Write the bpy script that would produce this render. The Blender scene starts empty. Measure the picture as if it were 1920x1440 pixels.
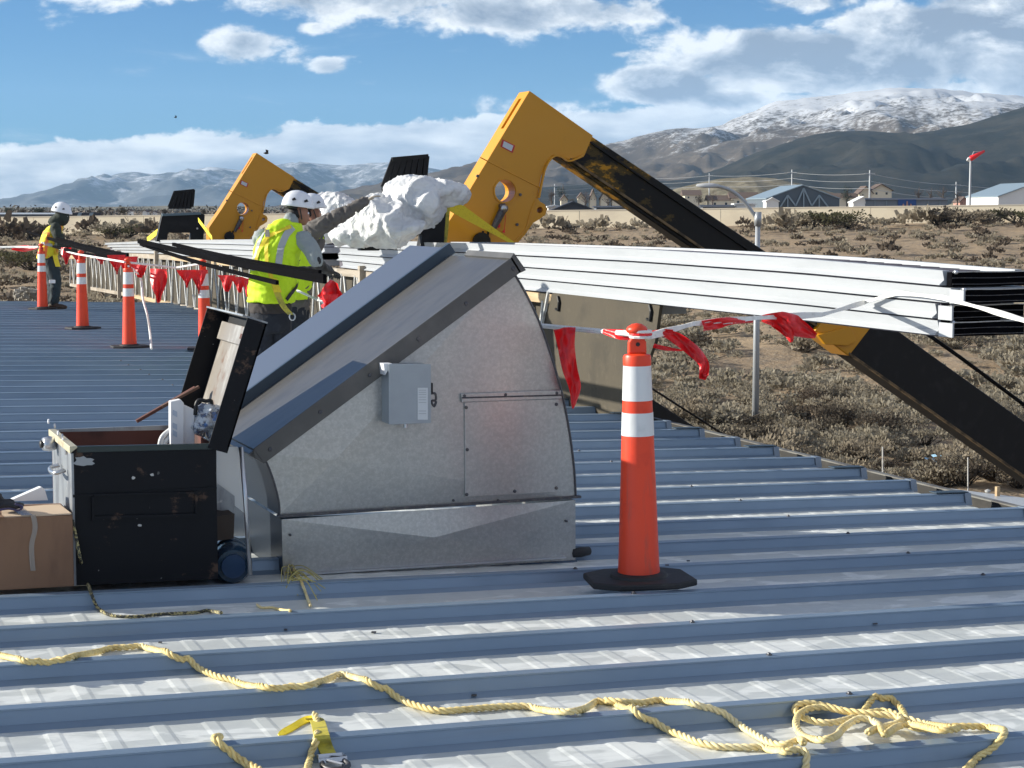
import bpy, bmesh, math, random
import numpy as np
from mathutils import Vector, noise, Matrix
from mathutils.bvhtree import BVHTree
random.seed(7)
SC = bpy.context.scene
COL = SC.collection
# ------------------------------------------------------------ camera, sky, sun
FPX, PIT, YAW = 3490.4, .0953656, .3732          # focal length (px at 1920 wide), pitch, yaw against the eave
SL = .02778                                       # roof falls towards the eave (+X)
HR = .066                                         # rib height
CAM = Vector((-6.903, 0, 1.62 + SL*6.903 + HR))
FW = Vector((math.sin(YAW)*math.cos(PIT), math.cos(YAW)*math.cos(PIT), -math.sin(PIT)))
RT = Vector((math.cos(YAW), -math.sin(YAW), 0))
UP = RT.cross(FW)
FH = Vector((math.sin(YAW), math.cos(YAW), 0))
cam = bpy.data.objects.new('camera', bpy.data.cameras.new('camera'))
COL.objects.link(cam); SC.camera = cam
cam.location = CAM
cam.rotation_euler = (math.pi/2 - PIT, 0, -YAW)
cam.data.sensor_width = 36; cam.data.lens = FPX/1920*36
cam.data.clip_start = .1; cam.data.clip_end = 60000
SUN_EL = 20.5
SUN_AZ_LEFT = 84.0                                # degrees left of the viewing direction
a = math.radians(SUN_AZ_LEFT)
SD = (FH*math.cos(a) - RT*math.sin(a))
SD = (SD*math.cos(math.radians(SUN_EL)) + Vector((0,0,math.sin(math.radians(SUN_EL))))).normalized()
sun = bpy.data.objects.new('sun', bpy.data.lights.new('sun', 'SUN'))
COL.objects.link(sun)
sun.data.energy = 5.0; sun.data.angle = math.radians(.55); sun.data.color = (1, .95, .83)
sun.rotation_euler = SD.to_track_quat('Z', 'Y').to_euler()
sun.location = (-30, 0, 30)
SC.view_settings.view_transform = 'Standard'; SC.view_settings.look = 'None'
SC.view_settings.exposure = 0.76; SC.view_settings.gamma = 1
SC.view_settings.use_curve_mapping = False
SC.cycles.volume_bounces = 1
SC.cycles.max_bounces = 8

class NT:
    """little helper for node trees"""
    def __init__(s, nt): s.nt = nt; s.nt.nodes.clear()
    def n(s, t, **k):
        o = s.nt.nodes.new(t)
        for a_, v in k.items(): setattr(o, a_, v)
        return o
    def put(s, sock, v):
        if hasattr(v, 'is_output') or isinstance(v, bpy.types.NodeSocket): s.nt.links.new(v, sock)
        else: sock.default_value = v
    def m(s, op, a_, b=0.0, c=0.0, clamp=False):
        o = s.n('ShaderNodeMath', operation=op, use_clamp=clamp)
        s.put(o.inputs[0], a_); s.put(o.inputs[1], b); s.put(o.inputs[2], c)
        return o.outputs[0]
    def vm(s, op, a_, b=(0,0,0), out=0):
        o = s.n('ShaderNodeVectorMath', operation=op)
        s.put(o.inputs[0], a_); s.put(o.inputs[1], b)
        return o.outputs['Value'] if out == 'v' else o.outputs[0]
    def noise(s, vec, scale, detail=4, rough=.55, dist=0):
        o = s.n('ShaderNodeTexNoise'); s.put(o.inputs['Vector'], vec)
        o.inputs['Scale'].default_value = scale; o.inputs['Detail'].default_value = detail
        o.inputs['Roughness'].default_value = rough; o.inputs['Distortion'].default_value = dist
        return o.outputs['Fac']
    def vor(s, vec, scale, feature='F1', out='Distance'):
        o = s.n('ShaderNodeTexVoronoi', feature=feature); s.put(o.inputs['Vector'], vec)
        o.inputs['Scale'].default_value = scale
        return o.outputs[out]
    def mr(s, v, a_, b, c=0., d=1., smooth=True):
        o = s.n('ShaderNodeMapRange'); o.interpolation_type = 'SMOOTHSTEP' if smooth else 'LINEAR'
        s.put(o.inputs['Value'], v)
        for i, x in zip(('From Min','From Max','To Min','To Max'), (a_, b, c, d)): s.put(o.inputs[i], x)
        return o.outputs[0]
    def mix(s, f, a_, b, mode='MIX'):
        o = s.n('ShaderNodeMix', data_type='RGBA', blend_type=mode)
        s.put(o.inputs[0], f); s.put(o.inputs[6], col4(a_)); s.put(o.inputs[7], col4(b))
        return o.outputs[2]
    def scalev(s, v, sc, loc=(0,0,0)):
        o = s.n('ShaderNodeMapping'); s.put(o.inputs[0], v)
        o.inputs['Scale'].default_value = sc; o.inputs['Location'].default_value = loc
        return o.outputs[0]
def col4(c):
    return (c[0], c[1], c[2], 1.0) if isinstance(c, (tuple, list)) and len(c) == 3 else c

world = bpy.data.worlds.new('World'); SC.world = world; world.use_nodes = True
W = NT(world.node_tree)
tc = W.n('ShaderNodeTexCoord').outputs['Generated']
sky = W.n('ShaderNodeTexSky', sky_type='NISHITA'); sky.sun_disc = False
sky.sun_elevation = math.radians(SUN_EL)
sky.sun_rotation = math.atan2(SD.x, SD.y)
sky.altitude = 1500; sky.air_density = 1.0; sky.dust_density = 0.25; sky.ozone_density = 3.0
sep = W.n('ShaderNodeSeparateXYZ'); W.nt.links.new(tc, sep.inputs[0])
dR = W.vm('DOT_PRODUCT', tc, RT, 'v'); dF = W.vm('DOT_PRODUCT', tc, FH, 'v')
az = W.m('ARCTAN2', dR, dF)                       # compass angle from the viewing direction
el = W.m('ARCSINE', sep.outputs[2])
cv = W.n('ShaderNodeCombineXYZ'); W.put(cv.inputs[0], az); W.put(cv.inputs[1], el)
AE = cv.outputs[0]
def blob(px, py, rx, ry, amp):
    """one cloud: centre and half-size as angles on the sky"""
    a0, e0 = (px-960)/FPX, (386-py)/FPX
    x = W.m('MULTIPLY', W.m('SUBTRACT', az, a0), FPX/rx); y = W.m('MULTIPLY', W.m('SUBTRACT', el, e0), FPX/ry)
    r2 = W.m('ADD', W.m('MULTIPLY', x, x), W.m('MULTIPLY', y, y))
    return W.m('MULTIPLY', W.m('POWER', 2.718, W.m('MULTIPLY', r2, -1.0)), amp)
E0 = lambda py: (386-py)/FPX
bias = None
for b in [(330,-10,260,42,.75), (700,-20,380,70,.95), (980,30,240,48,.95), (1090,62,60,16,.5), (470,92,95,40,.85), (620,128,48,24,.80), (560,112,60,26,.6), (590,62,46,17,.55),
          (1560,125,330,62,1.35), (1240,165,110,40,1.3), (1430,95,130,44,1.05), (1700,80,190,64,1.25), (1880,50,200,150,1.15), (1480,20,150,26,.7), (1880,150,160,60,.9), (1380,190,170,26,.8),
          (1060,205,260,26,.55), (30,18,50,13,.6), (690,160,50,10,.40), (310,185,34,8,.40), (1160,108,40,10,.45), (1090,130,50,14,.35)]:
    v = blob(*b); bias = v if bias is None else W.m('MAXIMUM', bias, v)
def fb(sx, sy, off=(0,0), d=8, r=.6, dist=.35):
    return W.noise(W.scalev(AE, (sx, sy, 1), (off[0], off[1], 0)), 1.0, d, r, dist)
L = (.0032, -.0034)                                # step towards the sun, for the shading of the puffs
n1 = fb(19, 34); n2 = fb(19, 34, (.30, -.42))
m1 = fb(70, 110, (2,5), 6, .62, .2); m2 = fb(70, 110, (2+70*L[0]*1.6, 5+110*L[1]*1.6), 6, .62, .2)
nn = W.m('ADD', W.m('MULTIPLY', n1, .75), W.m('MULTIPLY', m1, .25))
# long bank along the horizon whose top climbs from left to right
top = W.m('ADD', W.m('MULTIPLY', az, .070), E0(212))
topn = W.m('ADD', top, W.m('ADD', W.m('MULTIPLY', W.m('SUBTRACT', n1, .5), .020), W.m('MULTIPLY', W.m('SUBTRACT', m1, .5), .010)))
depth = W.m('SUBTRACT', topn, el)
bank = W.m('MULTIPLY', W.mr(depth, -.0008, .0022), W.mr(az, .07, .16, 1, .85))
rest = W.m('ADD', W.m('MULTIPLY', W.mr(el, .13, .30), .20), W.m('MULTIPLY', W.mr(W.m('ABSOLUTE', az), .33, .6), .22))
d0 = W.m('SUBTRACT', W.m('ADD', W.m('MULTIPLY', W.m('SUBTRACT', nn, .5), 2.2), W.m('MAXIMUM', bias, rest)), .36)
cum = W.mr(d0, -.06, .26)
wisp = W.m('MULTIPLY', W.mr(W.m('ADD', fb(9, 46, (0,0), 6, .65), W.m('MULTIPLY', bias, .12)), .58, .80), .30)
cov = W.m('MINIMUM', W.m('MAXIMUM', W.m('MAXIMUM', cum, bank), wisp), .985)
rel = W.m('ADD', W.m('MULTIPLY', W.m('SUBTRACT', n1, n2), 3.0), W.m('MULTIPLY', W.m('SUBTRACT', m1, m2), .55))
b1 = fb(13, 62, (4,1), 6, .55, .2); b2 = fb(13, 62, (4+.10, 1-.32), 6, .55, .2)
relb = W.m('ADD', W.m('MULTIPLY', W.m('SUBTRACT', b1, b2), 1.3), W.m('MULTIPLY', rel, .25))
thick = W.mr(d0, .05, .75)
bright = W.m('ADD', rel, W.m('SUBTRACT', .92, W.m('MULTIPLY', thick, .72)))
bankb = W.m('ADD', relb, W.m('SUBTRACT', .88, W.m('MULTIPLY', W.mr(depth, .0, .020), .34)))
bsel = W.m('MULTIPLY', bank, W.m('SUBTRACT', 1.0, W.mr(d0, .0, .2)))
bright = W.mix(bsel, bright, bankb)
cc = W.n('ShaderNodeValToRGB'); W.put(cc.inputs[0], bright)
cc.color_ramp.elements[0].position = .15; cc.color_ramp.elements[0].color = (3.9, 4.6, 5.8, 1)
cc.color_ramp.elements[1].position = 1.0; cc.color_ramp.elements[1].color = (16, 16, 15.6, 1)
e_ = cc.color_ramp.elements.new(.55); e_.color = (8.2, 8.9, 9.8, 1)
skyc = W.mix(1.0, sky.outputs[0], (.36, .86, 1.36), 'MULTIPLY')
fin = W.mix(cov, skyc, cc.outputs[0])
bg = W.n('ShaderNodeBackground'); W.put(bg.inputs[0], fin); bg.inputs[1].default_value = .043
wo = W.n('ShaderNodeOutputWorld'); W.nt.links.new(bg.outputs[0], wo.inputs[0])

# ------------------------------------------------------------ picture geometry helpers
def ray(px, py): return FW + RT*((px-960)/FPX) + UP*((720-py)/FPX)
def onY(px, py, Y): r = ray(px, py); return CAM + r*((Y-CAM.y)/r.y)
def onX(px, py, X): r = ray(px, py); return CAM + r*((X-CAM.x)/r.x)
def onZ(px, py, Z): r = ray(px, py); return CAM + r*((Z-CAM.z)/r.z)
def P(px, py, d): return CAM + ray(px, py)*d
def onroof(px, py, h=0.0):
    r = ray(px, py); t = (h - SL*CAM.x - CAM.z)/(r.z + SL*r.x); return CAM + r*t
PITCH = .61; RIB0 = 5.528                         # rib spacing, front top edge of rib 0
PROF = [(0, 0), (.026, .015), (.030, .016), (.041, .060), (.037, .062), (.037, .068), (.092, .068), (.092, .061), (.104, .016), (.130, 0)]
def prof_h(y):
    t = (y - (RIB0-.037)) % PITCH
    for (a_, b), (c, d) in zip(PROF, PROF[1:]):
        if a_ <= t <= c and c > a_: return b + (d-b)*(t-a_)/(c-a_)
    return 0.0
def surf(x, y): return -SL*x + prof_h(y)
def hit(px, py, r=0.0):
    """first point of the ribbed roof seen along a ray"""
    d = ray(px, py); t = 5.0
    while t < 60:
        q = CAM + d*t
        if q.z - r < surf(q.x, q.y): return q
        t += .004
    return CAM + d*t

# ------------------------------------------------------------ materials
MATS = {}
def mat(name, base, rough=.6, metal=0.0, bump=None, vary=None, spec=.5, coat=0, trans=0, sss=0, fn=None, alpha=1):
    """vary = (scale, other colour, lo, hi); bump = (scale, strength, distance)"""
    if name in MATS: return MATS[name]
    m = bpy.data.materials.new(name); m.use_nodes = True
    N = NT(m.node_tree)
    b = N.n('ShaderNodeBsdfPrincipled'); o = N.n('ShaderNodeOutputMaterial')
    N.nt.links.new(b.outputs[0], o.inputs[0])
    N.b = b
    N.co = N.n('ShaderNodeTexCoord').outputs['Object']
    c = base
    if vary:
        for (sc, oc, lo, hi) in (vary if isinstance(vary, list) else [vary]):
            v = N.co if not isinstance(sc, tuple) else N.scalev(N.co, sc)
            c = N.mix(N.mr(N.noise(v, 1.0 if isinstance(sc, tuple) else sc, 6, .6), lo, hi), c, oc)
    N.put(b.inputs['Base Color'], col4(c))
    b.inputs['Roughness'].default_value = rough; b.inputs['Metallic'].default_value = metal
    b.inputs['Specular IOR Level'].default_value = spec
    b.inputs['Coat Weight'].default_value = coat; b.inputs['Alpha'].default_value = alpha
    b.inputs['Transmission Weight'].default_value = trans
    if sss:
        b.inputs['Subsurface Weight'].default_value = sss; b.inputs['Subsurface Radius'].default_value = (.05,.05,.05)
    if bump:
        v = N.co if not isinstance(bump[0], tuple) else N.scalev(N.co, bump[0])
        bp = N.n('ShaderNodeBump'); bp.inputs['Strength'].default_value = bump[1]; bp.inputs['Distance'].default_value = bump[2]
        N.put(bp.inputs['Height'], N.noise(v, 1.0 if isinstance(bump[0], tuple) else bump[0], 5, .6))
        N.nt.links.new(bp.outputs[0], b.inputs['Normal'])
    if fn: fn(N)
    MATS[name] = m
    return m
def f_roof(N, pan=1.0):
    g = N.n('ShaderNodeNewGeometry').outputs['Position']
    sw = N.noise(N.scalev(g, (3.2, 6.5, 3)), 1.0, 4, .5, .9)
    big = N.noise(N.scalev(g, (.5, .9, 1)), 1.0, 5, .6)
    c = N.mix(N.mr(big, .35, .7), (.225, .30, .395), (.18, .25, .34))  # blue sky tint of the shaded rib faces is put into this colour
    # sunlit brightness of up-facing pans put into the colour, with dried residue swirls
    nz = N.n('ShaderNodeSeparateXYZ'); N.nt.links.new(N.n('ShaderNodeNewGeometry').outputs['True Normal'], nz.inputs[0])
    flat = N.m('MULTIPLY', N.mr(nz.outputs[2], .90, .95), pan)
    res = N.mix(N.mr(sw, .50, .57), (.60, .625, .61), (.78, .80, .78))
    res = N.mix(N.mr(N.noise(N.scalev(g, (9, 14, 3)), 1.0, 5, .65), .40, .66, 0, .3), res, (.47, .49, .49))
    c = N.mix(flat, c, res)
    dirt = N.mr(N.noise(N.scalev(g, (1.2, 16, 30)), 1.0, 5, .7), .56, .74)
    c = N.mix(N.m('MULTIPLY', dirt, .22), c, (.17, .18, .2))
    N.put(N.b.inputs['Base Color'], c)
    N.put(N.b.inputs['Roughness'], N.mr(sw, .3, .7, .38, .52))
    N.put(N.b.inputs['Metallic'], N.mr(flat, 0, 1, .35, .1))
    bp = N.n('ShaderNodeBump'); bp.inputs['Strength'].default_value = .10; bp.inputs['Distance'].default_value = .01
    N.put(bp.inputs['Height'], N.noise(N.scalev(g, (2.5, 7, 7)), 1.0, 3, .5)); N.nt.links.new(bp.outputs[0], N.b.inputs['Normal'])
M_ROOF = mat('coated_roof_steel', (.4,.42,.45), .4, .35, fn=f_roof)
M_RIB = mat('coated_rib_steel', (.3,.35,.4), .4, .35, fn=lambda N: f_roof(N, 0.0))
def f_galv(N):
    sp = N.vor(N.co, 120, out='Color')
    sx = N.n('ShaderNodeSeparateColor'); N.nt.links.new(sp, sx.inputs[0])
    c = N.mix(N.mr(sx.outputs[0], 0, 1, 0, 1, False), (.46,.46,.445), (.53,.53,.515))
    c = N.mix(N.mr(N.noise(N.co, 48, 3, .75), .38, .64, 0, .8), c, (.41,.41,.40))
    st = N.noise(N.scalev(N.co, (1.6,1.6,.8), (3,0,1)), 1.0, 4, .55)
    c = N.mix(N.mr(st, .45, .72, 0, .30), c, (.33,.325,.34))
    rust = N.noise(N.scalev(N.co, (7,7,1.3), (0,4,0)), 1.0, 5, .65)
    c = N.mix(N.mr(rust, .62, .78, 0, .28), c, (.40,.35,.31))
    N.put(N.b.inputs['Base Color'], c)
    N.put(N.b.inputs['Roughness'], N.mr(st, .35, .65, .30, .40))
    bp = N.n('ShaderNodeBump'); bp.inputs['Strength'].default_value = .18; bp.inputs['Distance'].default_value = .03
    N.put(bp.inputs['Height'], N.noise(N.co, 2.6, 3, .5)); N.nt.links.new(bp.outputs[0], N.b.inputs['Normal'])
M_GALV = mat('galvanised_steel', (.45,.46,.47), .42, .8, fn=f_galv)
M_HOODTOP = mat('grey_painted_flashing', (.135,.132,.13), .34, .45, vary=((1.5,14,9),(.105,.105,.108),.4,.7), bump=(7,.05,.01))
M_FASCIA = mat('dark_bronze_trim', (.10,.098,.095), .45, .3, vary=(5,(.135,.13,.125),.4,.7))
M_ORANGE = mat('orange_vinyl', (.78,.058,.016), .42, vary=[(6,(.64,.042,.014),.5,.75),((30,30,4),(.50,.07,.04),.55,.8),((12,12,5),(.30,.06,.04),.66,.78)], bump=(25,.06,.004))
M_REFL = mat('white_reflective_sheeting', (.68,.69,.70), .35, vary=[(9,(.56,.57,.58),.5,.8),((16,16,2.5),(.42,.40,.38),.62,.8)])
M_RUBBER = mat('black_rubber', (.018,.018,.02), .7, vary=(12,(.05,.05,.05),.55,.8), bump=(40,.3,.004))
def f_yel(N):
    g = N.co
    d = N.mr(N.noise(g, 3.0, 6, .65), .58, .78)
    c = N.mix(N.m('MULTIPLY', d, .5), (.66,.29,.006), (.42,.19,.012))
    sc = N.mr(N.noise(N.scalev(g,(14,14,14)), 1.0, 6, .7), .68, .74)
    c = N.mix(N.m('MULTIPLY', sc, .55), c, (.18,.10,.05))
    N.put(N.b.inputs['Base Color'], c)
M_YEL = mat('yellow_machine_paint', (.8,.38,.01), .38, fn=f_yel, coat=.15)
def f_boom(N):
    g = N.co; s = N.n('ShaderNodeSeparateXYZ'); N.nt.links.new(g, s.inputs[0])
    # worn yellow paint near the boom head under black grease, thinning out down the boom
    near = N.mr(s.outputs[0], 1.2, 4.2, .15, -.12)
    n = N.m('ADD', N.noise(N.scalev(g, (2.2,3,4.2)), 1.0, 7, .68), near)
    c = N.mix(N.mr(n, .55, .60), (.006,.006,.006), (.075,.048,.010))
    c = N.mix(N.mr(n, .64, .70), c, (.52,.24,.012))
    c = N.mix(N.mr(N.noise(g, 9, 5, .7), .60, .75, 0, .6), c, (.045,.022,.012))
    N.put(N.b.inputs['Base Color'], c)
M_BOOM = mat('greasy_worn_boom', (.02,.02,.02), .5, spec=.3, fn=f_boom, bump=(12,.3,.01))
M_BLACKM = mat('black_machine_paint', (.007,.007,.008), .5, spec=.3, vary=(5,(.015,.015,.016),.5,.7))
M_WHITEP = mat('white_panel_paint', (.42,.435,.455), .42, vary=[((.8,.6,5),(.37,.385,.405),.45,.75),((9,1.2,9),(.33,.33,.32),.66,.8)])
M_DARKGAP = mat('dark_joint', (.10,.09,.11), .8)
M_WOOD = mat('weathered_lumber', (.36,.31,.25), .85, vary=[((18,1.2,18),(.26,.22,.17),.45,.65),(3,(.42,.38,.33),.5,.7)], bump=((60,4,60),.3,.004))
M_WOODNEW = mat('tan_lumber', (.50,.37,.22), .8, vary=((18,1.2,18),(.40,.28,.16),.4,.65))
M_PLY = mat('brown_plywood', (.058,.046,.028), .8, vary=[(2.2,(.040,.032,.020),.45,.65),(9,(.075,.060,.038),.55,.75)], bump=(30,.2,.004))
M_BAR = mat('grey_steel_bar', (.50,.50,.49), .5, .3, vary=(14,(.34,.31,.28),.5,.7))
def f_blackbox(N):
    g = N.co
    n = N.noise(N.scalev(g,(5,5,7)), 1.0, 7, .68)
    c = N.mix(N.mr(n, .58, .65), (.004,.005,.008), (.085,.052,.036))
    c = N.mix(N.mr(N.noise(g, 26, 4, .6), .70, .76), c, (.33,.33,.32))
    N.put(N.b.inputs['Base Color'], c)
M_JOB = mat('chipped_black_paint', (.02,.02,.02), .6, spec=.25, fn=f_blackbox, bump=(18,.25,.004))
M_JOBSIDE = mat('bare_scuffed_steel', (.34,.36,.38), .42, .55, vary=[((9,9,3),(.22,.23,.25),.45,.6),(20,(.52,.5,.5),.62,.7)])
M_RUSTIN = mat('rusty_brown_inside', (.115,.042,.032), .8, vary=(6,(.06,.025,.02),.4,.7))
M_LIDIN = mat('scratched_lid_lining', (.30,.27,.24), .4, .5, vary=[((6,6,3),(.42,.40,.37),.45,.6),(5,(.22,.14,.10),.56,.7)])
M_BRASSY = mat('pale_worn_rim', (.55,.50,.36), .5, .4, vary=(12,(.38,.26,.12),.5,.7))
M_CARD = mat('brown_cardboard', (.24,.135,.08), .85, vary=[((5,5,1.5),(.19,.105,.065),.45,.65)], bump=((3,3,90),.08,.003))
M_TAPE = mat('clear_packing_tape', (.42,.36,.31), .15, alpha=.55)
M_PAPER = mat('white_plastic', (.78,.79,.82), .45)
M_PLATE = mat('white_carton', (.75,.74,.76), .6)
M_BOXPAINT = mat('grey_enamel', (.36,.40,.43), .35, .1, vary=(7,(.33,.365,.40),.4,.7))
M_LABEL = mat('pale_label', (.62,.66,.68), .5)
M_ROPE = mat('yellow_poly_rope', (.78,.62,.27), .6, vary=[(35,(.62,.46,.18),.45,.65),(2.5,(.84,.73,.44),.45,.7),(11,(.50,.42,.26),.66,.8)], sss=.1)
M_ROPEBK = mat('black_flecked_rope', (.42,.36,.17), .7, vary=(60,(.05,.05,.04),.45,.5))
M_FRAY = mat('frayed_yellow_fibre', (.50,.43,.14), .7)
M_STRAP = mat('yellow_webbing', (.85,.66,.03), .6, vary=((40,40,40),(.7,.52,.02),.5,.7))
M_STRAPD = mat('dirty_yellow_webbing', (.55,.47,.06), .7, vary=(14,(.28,.25,.05),.45,.65))
M_FLAG = mat('red_plastic_flag', (.80,.018,.022), .36, sss=.15, vary=(9,(.62,.012,.02),.5,.7), bump=((24,24,10),.5,.012))
M_CORD = mat('white_cord', (.80,.79,.76), .6, vary=(30,(.62,.6,.58),.5,.7))
M_STEEL = mat('bright_steel', (.55,.56,.58), .3, .9)
M_DSTEEL = mat('dull_dark_steel', (.10,.10,.11), .5, .7, vary=(30,(.20,.18,.16),.5,.7))
M_HIVIS = mat('lime_hi_vis_fabric', (.62,.88,.015), .7, vary=((14,14,5),(.54,.78,.012),.45,.7), bump=((22,22,9),.35,.012), sss=.05)
M_HIVIS2 = mat('orange_yellow_hi_vis_fabric', (.80,.72,.03), .7, vary=(9,(.85,.30,.05),.52,.6), bump=(22,.3,.012))
M_GREYTAPE = mat('silver_reflective_tape', (.42,.44,.44), .4)
M_SHIRT = mat('pale_grey_shirt', (.30,.33,.33), .8, bump=(18,.5,.015))
M_JACKET = mat('dark_grey_jacket', (.125,.112,.104), .85, bump=(16,.5,.015))
M_GREENJ = mat('dark_green_hoodie', (.028,.036,.028), .85, bump=(18,.4,.01))
M_JEANS = mat('dark_navy_trousers', (.016,.019,.028), .85, vary=(6,(.03,.034,.045),.5,.7), bump=(16,.5,.012))
M_JEANS2 = mat('worn_teal_jeans', (.022,.036,.045), .85, vary=(5,(.035,.05,.06),.5,.7), bump=(16,.4,.012))
M_BELT = mat('dark_brown_waist_cloth', (.045,.036,.034), .85)
M_BOOT = mat('dark_brown_boot_leather', (.06,.035,.02), .6)
M_HELMET = mat('white_helmet_shell', (.80,.81,.85), .25, coat=.3)
M_BLACK = mat('black_plastic', (.012,.012,.014), .5)
M_SKIN = mat('tanned_skin', (.34,.16,.10), .55, sss=.1)
M_HAIR = mat('black_hair', (.012,.010,.010), .7)
M_GLOVE = mat('dark_work_glove', (.03,.03,.035), .8)
M_GLOVEP = mat('pale_work_glove', (.42,.36,.30), .8)
def f_film(N):
    nz = N.n('ShaderNodeTexNoise'); nz.inputs['Scale'].default_value = 3.0; N.put(nz.inputs['Vector'], N.co)
    sc_ = N.n('ShaderNodeVectorMath', operation='MULTIPLY_ADD'); N.nt.links.new(nz.outputs['Color'], sc_.inputs[0]); sc_.inputs[1].default_value = (.45,.45,.45); N.nt.links.new(N.co, sc_.inputs[2])
    e1 = N.vor(sc_.outputs[0], 4.5, 'DISTANCE_TO_EDGE'); e2 = N.vor(sc_.outputs[0], 11.0, 'DISTANCE_TO_EDGE')
    h = N.m('ADD', N.mr(e1, 0, .25, 1, 0, False), N.m('MULTIPLY', N.mr(e2, 0, .3, 1, 0, False), .4))
    bp = N.n('ShaderNodeBump'); bp.inputs['Strength'].default_value = .32; bp.inputs['Distance'].default_value = .05
    N.put(bp.inputs['Height'], h); N.nt.links.new(bp.outputs[0], N.b.inputs['Normal'])
    lay = N.noise(sc_.outputs[0], 3.2, 3, .5, .6)
    N.put(N.b.inputs['Base Color'], N.mix(N.mr(lay, .42, .60), (.74,.74,.74), (.60,.61,.63)))
M_PLASTIC = mat('white_plastic_film', (.62,.62,.63), .42, sss=.3, spec=.6, fn=f_film)
M_BLUEJUG = mat('blue_water_jug_plastic', (.02,.055,.10), .2, trans=.3)
M_CONC = mat('tan_precast_concrete', (.74,.65,.49), .85, vary=[((.05,.3,.4),(.66,.57,.43),.4,.65)], bump=(1.2,.1,.05))
M_POLE = mat('galvanised_pole', (.42,.44,.46), .45, .5)
M_SLATE = mat('slate_blue_cladding', (.10,.125,.15), .7)
M_HANGROOF = mat('blue_grey_metal_roof', (.26,.33,.38), .45, .2)
M_CREAM = mat('cream_stucco', (.72,.66,.52), .8)
M_BROWNROOF = mat('brown_shingle_roof', (.12,.085,.07), .85)
M_WHITEB = mat('white_building_paint', (.76,.76,.74), .7)
M_BLUEB = mat('deep_blue_panel', (.02,.075,.26), .6)
M_PINK = mat('salmon_stucco', (.50,.28,.22), .8)
M_DKROOF = mat('dark_flat_roof', (.045,.05,.065), .7)
M_GLASS = mat('dark_window_glass', (.04,.05,.06), .1)
M_BARK = mat('grey_brown_bark', (.11,.085,.07), .9)
M_TWIG = mat('bare_pinkish_twigs', (.20,.15,.13), .9)
M_EVERG = mat('dark_evergreen_foliage', (.022,.034,.022), .9)
M_BROWNF = mat('dry_brown_foliage', (.075,.062,.045), .9)
def f_bush(N, a, b, c):
    oi = N.n('ShaderNodeObjectInfo').outputs['Random']
    n = N.noise(N.co, 2.4, 4, .6)
    k = N.mix(N.mr(n, .38, .66), a, b)
    k = N.mix(N.m('MULTIPLY', oi, .7), k, c)
    N.put(N.b.inputs['Base Color'], k)
    tr = N.n('ShaderNodeBsdfTranslucent'); N.put(tr.inputs[0], k); mx = N.n('ShaderNodeMixShader'); mx.inputs[0].default_value = .42
    N.nt.links.new(N.b.outputs[0], mx.inputs[1]); N.nt.links.new(tr.outputs[0], mx.inputs[2])
    N.nt.links.new(mx.outputs[0], [q for q in N.nt.nodes if q.type == 'OUTPUT_MATERIAL'][0].inputs[0])
M_SAGE = mat('sagebrush_leaves', (.2,.2,.2), .9, spec=.2, fn=lambda N: f_bush(N, (.25,.22,.165), (.37,.335,.265), (.31,.25,.18)))
M_SAGED = mat('dark_shrub_leaves', (.1,.1,.1), .9, spec=.2, fn=lambda N: f_bush(N, (.085,.072,.055), (.15,.128,.10), (.11,.082,.062)))
M_SAGEG = mat('olive_shrub_leaves', (.1,.1,.1), .9, spec=.2, fn=lambda N: f_bush(N, (.08,.08,.040), (.13,.125,.065), (.08,.07,.04)))
M_TWIGD = mat('woody_bush_stems', (.06,.048,.038), .9)
def f_ground(N):
    g = N.n('ShaderNodeNewGeometry').outputs['Position']
    a = N.noise(g, .09, 6, .6); b = N.noise(g, .9, 7, .65); d = N.noise(g, 4.5, 4, .7)
    c = N.mix(N.mr(a, .38, .64), (.29,.215,.145), (.36,.27,.18))
    c = N.mix(N.mr(b, .42, .66), c, (.23,.185,.14))
    c = N.mix(N.mr(d, .56, .70), c, (.44,.37,.27))
    c = N.mix(N.mr(N.noise(g, 2.2, 5, .7), .60, .68, 0, .7), c, (.13,.115,.075))
    N.put(N.b.inputs['Base Color'], c)
    bp = N.n('ShaderNodeBump'); bp.inputs['Strength'].default_value = .8; bp.inputs['Distance'].default_value = .25
    N.put(bp.inputs['Height'], N.m('ADD', b, N.m('MULTIPLY', d, .35))); N.nt.links.new(bp.outputs[0], N.b.inputs['Normal'])
M_GROUND = mat('dry_tan_desert_soil', (.3,.22,.15), .95, spec=.1, fn=f_ground)
def hillmat(name, lo, hi, snowz=None, snow_amt=0.0, sc=.004, bias=0.0):
    def f(N):
        g = N.n('ShaderNodeNewGeometry').outputs['Position']
        n = N.noise(N.scalev(g, (sc, sc, sc*2.2)), 1.0, 9, .68)
        n2 = N.noise(N.scalev(g, (sc*7, sc*7, sc*14)), 1.0, 6, .7)
        c = N.mix(N.mr(n, .38, .64), lo, hi)
        c = N.mix(N.mr(n2, .5, .7, 0, .6), c, tuple(x*.6 for x in lo))
        if snowz:
            s = N.n('ShaderNodeSeparateXYZ'); N.nt.links.new(g, s.inputs[0])
            hgt = N.mr(s.outputs[2], snowz[0], snowz[1], -.35, .30, False)
            k = N.m('ADD', hgt, N.m('ADD', N.m('MULTIPLY', n, .9), N.m('MULTIPLY', n2, 1.0)))
            c = N.mix(N.mr(k, .86+bias, 1.17+bias, 0, snow_amt), c, (.58,.60,.64))
        N.put(N.b.inputs['Base Color'], c)
    return mat(name, lo, .95, spec=.05, fn=f)

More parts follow.
